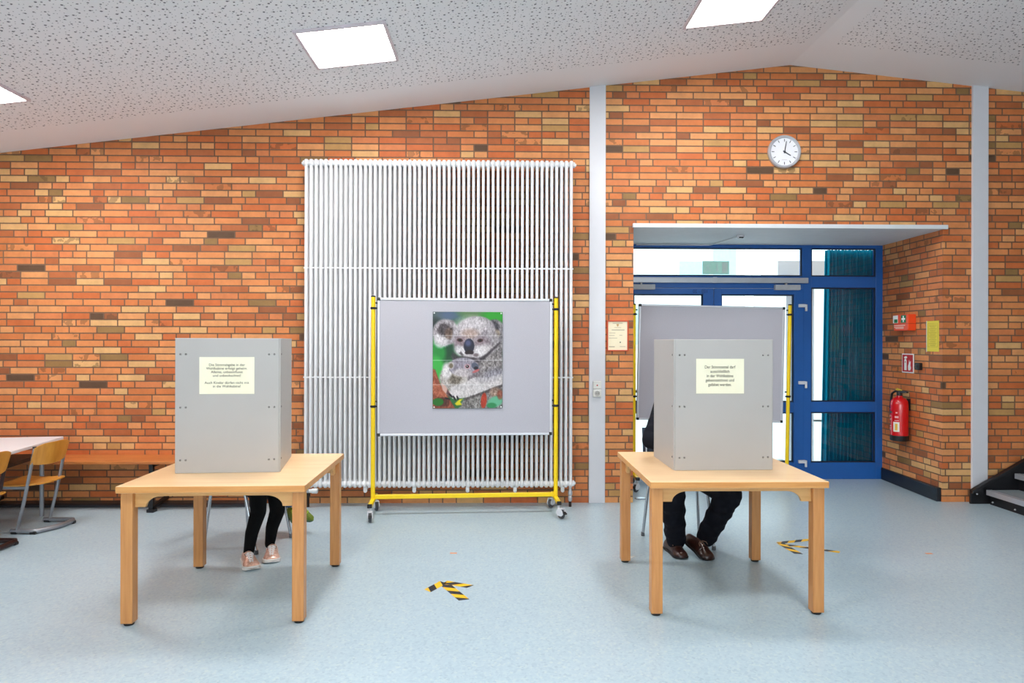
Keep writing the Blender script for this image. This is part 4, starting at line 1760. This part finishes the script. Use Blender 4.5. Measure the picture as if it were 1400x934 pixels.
def voter_chair(loc, rz, hx, hy, label, legs=None):
    """faces -y in its own frame"""
    e = empty('stacking_chair', loc, rz, label, 'chair', 'chairs of the two voters')
    for sx in (-1, 1):
        for sy in (-1, 1):
            m = MB()
            foot, top = (sx * hx, sy * hy), (sx * (hx - 0.035), sy * (hy - 0.05))
            if legs:
                foot, top = [rotz(Vector((q_[0] - loc[0], q_[1] - loc[1], 0)), -rz) for q_ in legs[(sx, sy)]]
            m.tube([(foot[0], foot[1], 0.012), (top[0], top[1], 0.43)], 0.0115, 12)
            lg = m.build('leg', CHROME, e, smooth='auto')
            m = MB()
            m.lathe([(0.013, 0), (0.0145, 0.004), (0.0135, 0.03)], (foot[0], foot[1], 0), 'z', 14)
            m.build('foot_cap', mat('grey_cap', (96, 98, 102), 0.5), lg, smooth='auto')
    m = MB()
    a, b = hx - 0.035, hy - 0.05
    m.tube([(-a, -b, 0.43), (a, -b, 0.43)], 0.010, 10)
    m.tube([(-a, b, 0.43), (a, b, 0.43)], 0.010, 10)
    for s in (-1, 1):
        m.tube([(s * a, -b, 0.43), (s * a, b, 0.43), (s * a, b + 0.06, 0.47), (s * a, b + 0.11, 0.80)], 0.010, 10)
    m.build('seat_frame', CHROME, e, smooth='auto')
    m = MB()
    rs = []
    for i in range(9):
        u = -1 + 2 * i / 8
        y = u * (hy + 0.02)
        zz = 0.452 - 0.008 * math.cos(u * PI / 2)
        w_ = hx + 0.005 - 0.02 * u ** 4
        top = [Vector((w_ * v, y, zz - 0.006 * (1 - v * v))) for v in np.linspace(-1, 1, 9)]
        rs.append(top + [Vector((p.x, p.y, p.z - 0.012)) for p in top[::-1]])
    m.rings(rs)
    m.build('seat', mat('slate_seat', (62, 72, 88), 0.6), e, smooth='auto', angle=0.9)
    m = MB()
    rs = []
    for i in range(11):
        v = -1 + 2 * i / 10
        x = v * (hx - 0.01)
        y = hy + 0.04 + 0.02 * (1 - v * v)
        rs.append([Vector((x, y, 0.62)), Vector((x, y + 0.04, 0.82)), Vector((x, y + 0.052, 0.82)), Vector((x, y + 0.012, 0.62))])
    m.rings(rs)
    m.build('backrest', mat('slate_seat', (62, 72, 88), 0.6), e, smooth='auto', angle=0.9)
    return e


voter_chair((-1.842, 5.058, 0), math.radians(73.7), 0.21, 0.218, 'silver-legged chair standing sideways under the woman at the left table',
            {(-1, -1): ((-1.693, 4.796), (-1.80, 4.86)), (-1, 1): ((-2.112, 4.918), (-2.06, 4.93)),
             (1, -1): ((-1.575, 5.20), (-1.66, 5.20)), (1, 1): ((-1.925, 5.28), (-1.94, 5.25))})
voter_chair((1.322, 5.04, 0), 0.0, 0.217, 0.18, 'silver-legged chair under the man at the right table')

# ------------------------------------------------------------------ people
SKIN = mat('skin', (214, 168, 142), 0.5, var=0.04)
LEGGING = mat('black_leggings', (9, 9, 11), 0.85, spec=0.15)
SUIT = mat('dark_suit', (21, 22, 30), 0.85, var=0.2, scale=8, spec=0.15)


def hand(mb, wrist, direc, up, r=1.0):
    """palm, four unequal bent fingers and a thumb, slightly curled"""
    d = Vector(direc).normalized()
    up = Vector(up)
    up = (up - d * up.dot(d)).normalized()
    side = d.cross(up)
    wv = Vector(wrist)
    for k, off in enumerate((-0.027, -0.009, 0.009, 0.027)):
        a = wv + d * 0.02 * r + side * off * 0.7 * r
        b = wv + d * 0.085 * r + side * off * r
        mb.limb([a, b], [0.014 * r, 0.011 * r], 8)
        ln = (0.062, 0.074, 0.068, 0.052)[k] * r
        c1 = b + d * ln * 0.45 - up * 0.006
        c2 = c1 + d * ln * 0.32 - up * 0.016
        c3 = c2 + d * ln * 0.22 - up * 0.018
        mb.limb([b, c1, c2, c3], [0.0105 * r, 0.0095 * r, 0.0085 * r, 0.0075 * r], 8)
    t0 = wv + d * 0.03 * r - side * 0.028 * r
    t1 = t0 + d * 0.035 * r - side * 0.022 * r - up * 0.008
    t2 = t1 + d * 0.03 * r - side * 0.004 * r - up * 0.010
    mb.limb([t0, t1, t2], [0.013 * r, 0.011 * r, 0.009 * r], 8)


def head(mb, c, face, k=1.0):
    """skull, jaw, nose, ears and brow round centre c looking along face"""
    f = Vector(face).normalized()
    yaw = math.atan2(f.y, f.x) + PI / 2
    R = Matrix.Rotation(yaw, 3, 'Z') @ Matrix.Rotation(0.35, 3, 'X')

    def L(x, y, z):
        return Vector(c) + R @ Vector((x, y, z)) * k
    e3 = R.to_euler()
    mb.ball(L(0, 0.01, 0.02), (0.074 * k, 0.092 * k, 0.092 * k), 20, e3)
    mb.ball(L(0, -0.022, -0.045), (0.056 * k, 0.062 * k, 0.066 * k), 16, e3)
    mb.limb([L(0, -0.088, 0.018), L(0, -0.108, -0.018)], [0.010 * k, 0.015 * k], 10)
    for s in (-1, 1):
        mb.ball(L(s * 0.076, 0.012, -0.005), (0.010 * k, 0.020 * k, 0.030 * k), 10, e3)
        mb.limb([L(s * 0.012, -0.082, 0.032), L(s * 0.045, -0.074, 0.030)], [0.009 * k, 0.008 * k], 8)
    mb.limb([L(-0.02, -0.082, -0.05), L(0.02, -0.082, -0.05)], [0.008 * k, 0.008 * k], 8)
    return L


def person(name, label, J, arms, hd, face, k, mats, hair_long=False):
    """J: dict of joints in world space. Body is one surface; clothes, shoes and hair are children."""
    org = Vector((J['pelvis'][0], J['pelvis'][1], 0))
    mb = MB()
    pel, chest, neck = Vector(J['pelvis']), Vector(J['chest']), Vector(J['neck'])
    L = head(mb, hd, face, k)
    mb.limb([chest, neck, Vector(hd) - Vector((0, 0, 0.05 * k))], [0.10 * k, 0.052 * k, 0.050 * k])
    mb.limb([pel, chest], [0.11 * k, 0.11 * k])
    for s in ('A', 'B'):
        sh, el, wr, fd = [Vector(v) for v in arms[s]]
        mb.limb([chest + (sh - chest) * 0.3, sh, el, wr], [0.07 * k, 0.052 * k, 0.038 * k, 0.026 * k])
        hand(mb, wr, fd, (0, 0, 1), k)
        hp, kn, an = [Vector(v) for v in J['leg' + s]]
        cf = kn.lerp(an, 0.35) + mats.get('calf', Vector((0, 0.02, 0)))
        mb.limb([pel + (hp - pel) * 0.6, hp, kn, cf, kn.lerp(an, 0.7), an], [0.08 * k, 0.060 * k, 0.040 * k, 0.036 * k, 0.030 * k, 0.024 * k])
    body = remesh(mb, name, mats['skin'], None, 0.0055, 3, org)
    body.location = org
    tag(body, label, 'person')
    # eyes
    for s in (-1, 1):
        m = MB()
        m.ball(L(s * 0.03, -0.080, 0.012) - org, 0.011 * k, 12)
        m.build('eye', mat('eye_white', (230, 228, 224), 0.3), body, smooth=True)
    # upper garment
    mb = MB()
    t = 0.018
    ac = (Vector(arms['B'][0]) - Vector(arms['A'][0])).normalized()
    for off in (-0.055, 0.055):
        mb.limb([pel + ac * off * k + Vector((0, 0, 0.06)), pel.lerp(chest, 0.5) + ac * off * k, chest + ac * off * 1.3 * k], [0.125 * k, 0.118 * k, 0.112 * k])
    mb.limb([chest, chest.lerp(neck, 0.75)], [0.11 * k, 0.07 * k])
    for s in ('A', 'B'):
        sh, el, wr, fd = [Vector(v) for v in arms[s]]
        mid = sh.lerp(el, 0.55)
        mb.limb([chest + (sh - chest) * 0.4, sh, mid, el, el.lerp(wr, 0.85)],
                [0.095 * k, 0.078 * k, mats['sleeve'] * k, mats['sleeve'] * k, 0.042 * k])
        for i in range(5):   # creases round the elbow
            p = el.lerp(sh, 0.06 + 0.12 * i)
            mb.ball(p + Vector((0.01 * (-1) ** i, 0.012 * (-1) ** i, 0.0)), mats['sleeve'] * k * (1.04 if i % 2 == 0 else 0.98), 12)
    remesh(mb, mats['top_name'], mats['top'], body, 0.008, 4, org)
    # trousers
    mb = MB()
    mb.limb([pel - ac * 0.06 * k, pel + ac * 0.06 * k], [0.132 * k, 0.132 * k])
    for s in ('A', 'B'):
        hp, kn, an = [Vector(v) for v in J['leg' + s]]
        hem = an + (kn - an) * mats['hem']
        r_h, r_k, r_c, r_a = mats['legr']
        calf = kn.lerp(an, 0.35) + mats.get('calf', Vector((0, 0.02, 0)))
        mb.limb([pel + (hp - pel) * 0.6, hp, hp.lerp(kn, 0.6), kn, calf, kn.lerp(an, 0.7), hem],
                [0.115 * k, r_h, (r_h + r_k) / 2 * 0.97, r_k, r_c, (r_c + r_a) / 2, r_a])
        if mats.get('folds'):
            for i in range(7):
                p = kn.lerp(hem, 0.08 + i * 0.145)
                q_ = 1.05 if i % 2 else 0.97
                rr = r_k + (r_a - r_k) * (0.08 + i * 0.145)
                mb.ball(p + Vector((0.008 * (-1) ** i, -0.006, 0)), rr * q_, 12)
    remesh(mb, mats['leg_name'], mats['legs'], body, 0.0065, 3, org)
    # hair
    mb = MB()
    mb.ball(L(0, 0.022, 0.042), (0.084 * k, 0.098 * k, 0.088 * k), 20)
    mb.ball(L(0, 0.06, -0.02), (0.070 * k, 0.060 * k, 0.085 * k), 16)
    if hair_long:
        mb.limb([L(0, 0.085, 0.0), L(0, 0.10, -0.10), L(0, 0.10, -0.20)], [0.06 * k, 0.05 * k, 0.025 * k])
    remesh(mb, 'hair', mats['hair'], body, 0.007, 3, org)
    return body, org


def shoe(parent, org, heel, toe, ln, kind, mu, ms, ml, lift=0.0, kw=1.0):
    """one shoe: sole, upper, laces; heel and toe give place and direction on the floor"""
    heel, toe = Vector(heel), Vector(toe)
    d = toe - heel
    d.z = 0
    ang = math.atan2(d.y, d.x)
    e = bpy.data.objects.new('shoe', None)
    COL.objects.link(e)
    e.parent = parent
    tp = toe - d.normalized() * ln
    e.location = (tp.x - org.x, tp.y - org.y, heel.z)
    e.rotation_euler = (0, lift, ang)
    e.empty_display_size = 0.05
    W = [0.020, 0.031, 0.035, 0.034, 0.036, 0.042, 0.045, 0.041, 0.031, 0.014]
    W = [v * kw for v in W]
    Xs = [0.0, 0.02, 0.06, 0.10, 0.14, 0.18, 0.21, 0.235, 0.252, 0.26]
    Xs = [x * ln / 0.26 for x in Xs]
    th = 0.028 if kind == 'sneaker' else 0.016
    if kind == 'sneaker':
        Hs = [0.066, 0.080, 0.084, 0.090, 0.086, 0.068, 0.054, 0.045, 0.036, 0.020]
    else:
        Hs = [0.062, 0.074, 0.078, 0.086, 0.084, 0.070, 0.058, 0.050, 0.042, 0.022]
    # sole
    m = MB()
    rs = []
    for x, w_ in zip(Xs, W):
        k = 1.06
        spring = 0.010 * max(0, (x / ln - 0.8) * 5) ** 2
        rs.append([Vector((x, -w_ * k, spring)), Vector((x, w_ * k, spring)), Vector((x, w_ * k * 1.02, th + spring * 0.3)), Vector((x, -w_ * k * 1.02, th + spring * 0.3))])
    m.rings(rs)
    m.build('sole', ms, e, smooth='auto', angle=0.9, bevel=0.003)
    # upper
    m = MB()
    rs = []
    for x, w_, h_ in zip(Xs, W, Hs):
        ring = []
        for j in range(13):
            a = PI * j / 12
            ring.append(Vector((x, w_ * 0.98 * math.cos(a) * (1 - 0.25 * math.sin(a) ** 3 * (h_ > 0.06)), th * 0.7 + (h_ - th * 0.7) * math.sin(a) ** 0.75)))
        ring += [Vector((x, w_ * 0.98 * v, th * 0.6)) for v in (-0.5, 0.0, 0.5)]
        rs.append(ring)
    m.rings(rs)
    m.build('upper', mu, e, smooth=True)
    # laces over the instep
    if kind == 'sneaker':
        m = MB()
        for i in range(5):
            x = ln * (0.50 + 0.072 * i)
            hz = np.interp(x, Xs, Hs)
            w_ = 0.026 - 0.002 * i
            for s in (-1, 1):
                dx_ = ln * 0.06
                m.tube([(x, s * w_, hz - 0.012), (x + dx_ * 0.4, s * w_ * 0.45, hz + 0.001), (x + dx_, -s * w_ * 0.3, np.interp(x + dx_, Xs, Hs) + 0.004), (x + dx_ * 1.2, -s * w_, np.interp(x + dx_ * 1.2, Xs, Hs) - 0.012)], 0.0034, 8, 0.7)
        m.build('laces', ml, e, smooth=True)
        m = MB()
        rs = []
        for x in Xs[7:]:
            w_ = np.interp(x, Xs, W)
            h_ = np.interp(x, Xs, Hs)
            rs.append([Vector((x + 0.004, w_ * 1.03 * math.cos(PI * j / 10), th * 0.7 + (h_ * 0.74 - th * 0.7) * math.sin(PI * j / 10))) for j in range(11)])
        m.rings(rs)
        m.build('toe_cap', ms, e, smooth=True)
        m = MB()
        for i in range(5):
            x = ln * (0.50 + 0.072 * i)
            hz = np.interp(x, Xs, Hs)
            for s in (-1, 1):
                m.ball((x, s * (0.0275 - 0.002 * i), hz - 0.011), 0.0036, 8)
        m.build('eyelets', BLACK, e, smooth=True)
    elif kind == 'dress':
        m = MB()
        for i in range(2):
            x = ln * (0.56 + 0.07 * i)
            hz = np.interp(x, Xs, Hs)
            m.tube([(x, -0.024, hz - 0.016), (x + 0.004, 0.0, hz + 0.004), (x, 0.024, hz - 0.016)], 0.003, 8)
        m.tube([(ln * 0.54, -0.006, 0.088), (ln * 0.60, -0.03, 0.086), (ln * 0.66, -0.034, 0.070)], 0.0026, 8)
        m.tube([(ln * 0.54, 0.006, 0.088), (ln * 0.60, 0.028, 0.086), (ln * 0.64, 0.036, 0.072)], 0.0026, 8)
        m.build('laces', ml, e, smooth=True)
        m = MB()
        rs = []
        for x in (Xs[5] - 0.004, Xs[5], Xs[5] + 0.004):
            w_ = np.interp(x, Xs, W)
            h_ = np.interp(x, Xs, Hs)
            rs.append([Vector((x, w_ * 1.0 * math.cos(PI * j / 12), th * 0.7 + (h_ * 1.03 - th * 0.7) * math.sin(PI * j / 12) ** 0.75)) for j in range(13)])
        m.rings(rs)
        m.build('toe_seam', mu, e, smooth=True)
    else:
        m = MB()
        for i in range(3):
            x = ln * (0.52 + 0.08 * i)
            hz = np.interp(x, Xs, Hs)
            m.tube([(x, -0.024, hz - 0.014), (x, 0.0, hz + 0.004), (x, 0.024, hz - 0.014)], 0.004, 8)
        m.build('strap', ml, e, smooth=True)
    return e


# woman on the left: black leggings, rose-gold sneakers, everything else behind the screen
J = dict(pelvis=(-1.80, 5.00, 0.575), chest=(-1.80, 4.93, 0.93), neck=(-1.79, 4.88, 1.09),
         legA=[(-1.87, 4.95, 0.53), tuple(P(353, 674, 4.60)), tuple(P(340.5, 752, 4.62))],
         legB=[(-1.73, 5.04, 0.53), tuple(P(378, 678, 4.72)), tuple(P(369.5, 739, 4.77))])
arms = dict(A=[(-1.95, 4.84, 1.02), (-2.02, 4.64, 0.80), (-1.82, 4.44, 0.775), (0.8, -0.5, -0.05)],
            B=[(-1.64, 4.98, 1.02), (-1.57, 4.74, 0.81), (-1.62, 4.50, 0.775), (-0.3, -0.9, -0.05)])
wm, worg = person('person', 'person in black leggings and rose-gold sneakers seated behind the left voting screen', J, arms, (-1.785, 4.84, 1.22), (0.15, -1, 0), 0.95,
                  dict(skin=SKIN, top=mat('grey_knit', (74, 74, 82), 0.9, bump=0.2, scale=90), sleeve=0.058, top_name='sweater', legs=LEGGING, leg_name='leggings', hem=-0.08,
                       legr=(0.085, 0.060, 0.052, 0.034), hair=mat('brown_hair', (84, 56, 38), 0.6), calf=Vector((0.012, 0.03, 0.0))), True)
ROSE = mat('rose_gold_leather', (222, 170, 150), 0.28, metal=0.45, var=0.12, scale=50, c2=(246, 206, 188))
SOLEW = mat('white_rubber', (226, 220, 216), 0.55)
LACEW = mat('white_lace', (240, 236, 236), 0.8)
shoe(wm, worg, (-1.712, 4.660, 0.0), (-1.594, 4.448, 0.0), 0.25, 'sneaker', ROSE, SOLEW, LACEW, kw=1.2)
shoe(wm, worg, (-1.592, 4.822, 0.0), (-1.520, 4.588, 0.0), 0.25, 'sneaker', ROSE, SOLEW, LACEW, kw=1.2)

# child sitting behind, feet dangling in green shoes
J = dict(pelvis=(-1.75, 5.20, 0.555), chest=(-1.75, 5.21, 0.82), neck=(-1.75, 5.20, 0.93),
         legA=[(-1.72, 5.15, 0.54), (-1.615, 5.16, 0.44), tuple(P(395.5, 690, 5.23))],
         legB=[(-1.72, 5.25, 0.54), (-1.555, 5.26, 0.45), tuple(P(410, 690, 5.30))])
arms = dict(A=[(-1.75, 5.11, 0.89), (-1.69, 5.08, 0.75), (-1.66, 5.10, 0.64), (-0.3, -0.9, -0.1)],
            B=[(-1.75, 5.31, 0.89), (-1.69, 5.33, 0.75), (-1.64, 5.26, 0.64), (-0.3, -0.9, -0.1)])
ch, corg = person('person', 'child in blue trousers and lime-green shoes, feet dangling behind the left table', J, arms, (-1.745, 5.19, 1.03), (0.8, -0.6, 0), 0.66,
                  dict(skin=SKIN, top=mat('green_hoodie', (74, 110, 84), 0.9), sleeve=0.058, top_name='sweater', legs=mat('blue_denim', (36, 82, 128), 0.85), leg_name='trousers', hem=0.10,
                       legr=(0.064, 0.052, 0.046, 0.042), hair=mat('fair_hair', (164, 124, 78), 0.6), calf=Vector((0, 0.0, 0))))
LIME = mat('lime_mesh', (104, 122, 22), 0.6, var=0.3, scale=120)
LIMES = mat('dark_green_sole', (62, 92, 60), 0.6)
for (hp_, tp_) in (((399.5, 703), (408, 707)), ((408, 701), (429, 707))):
    a, b = P(*hp_, 5.24 if hp_[0] < 400 else 5.30), P(*tp_, 5.16 if hp_[0] < 400 else 5.30)
    shoe(ch, corg, (a.x, a.y, a.z - 0.02), (b.x, b.y, b.z), 0.185, 'kid', LIME, LIMES, mat('lime_strap', (176, 196, 40), 0.6), lift=0.30 if hp_[0] > 400 else 0.2, kw=0.78)

# man on the right: dark suit, brown shoes
J = dict(pelvis=(1.325, 5.07, 0.58), chest=(1.33, 4.99, 0.96), neck=(1.33, 4.92, 1.13),
         legA=[(1.235, 5.03, 0.53), tuple(P(919, 672, 4.66)), tuple(P(924.5, 745, 4.80))],
         legB=[(1.425, 5.03, 0.53), tuple(P(997, 676, 4.68)), tuple(P(962, 741, 4.80))])
arms = dict(A=[(1.215, 4.98, 1.05), (1.062, 4.750, 0.805), (1.20, 4.52, 0.775), (0.5, -0.8, -0.05)],
            B=[(1.52, 4.97, 1.06), (1.56, 4.74, 0.815), (1.40, 4.50, 0.775), (-0.4, -0.9, -0.05)])
mn, morg = person('person', 'person in a dark suit and brown leather shoes seated behind the right voting screen', J, arms, (1.33, 4.86, 1.265), (0, -1, 0), 1.0,
                  dict(skin=SKIN, top=SUIT, sleeve=0.066, top_name='jacket', legs=SUIT, leg_name='trousers', hem=0.10,
                       legr=(0.095, 0.088, 0.076, 0.068), hair=mat('grey_hair', (126, 122, 118), 0.6), calf=Vector((0, 0.015, 0)), folds=True))
BROWN = mat('brown_leather', (52, 26, 20), 0.28, var=0.25, scale=30, coat=0.3)
SOLEB = mat('black_sole', (16, 15, 15), 0.6)
LACEB = mat('tan_lace', (128, 100, 84), 0.7)
shoe(mn, morg, (1.216, 4.90, 0.0), (1.262, 4.640, 0.0), 0.285, 'dress', BROWN, SOLEB, LACEB, kw=1.12)
shoe(mn, morg, (1.365, 4.80, 0.062), (1.440, 4.600, 0.0), 0.275, 'dress', BROWN, SOLEB, LACEB, lift=0.24, kw=1.12)
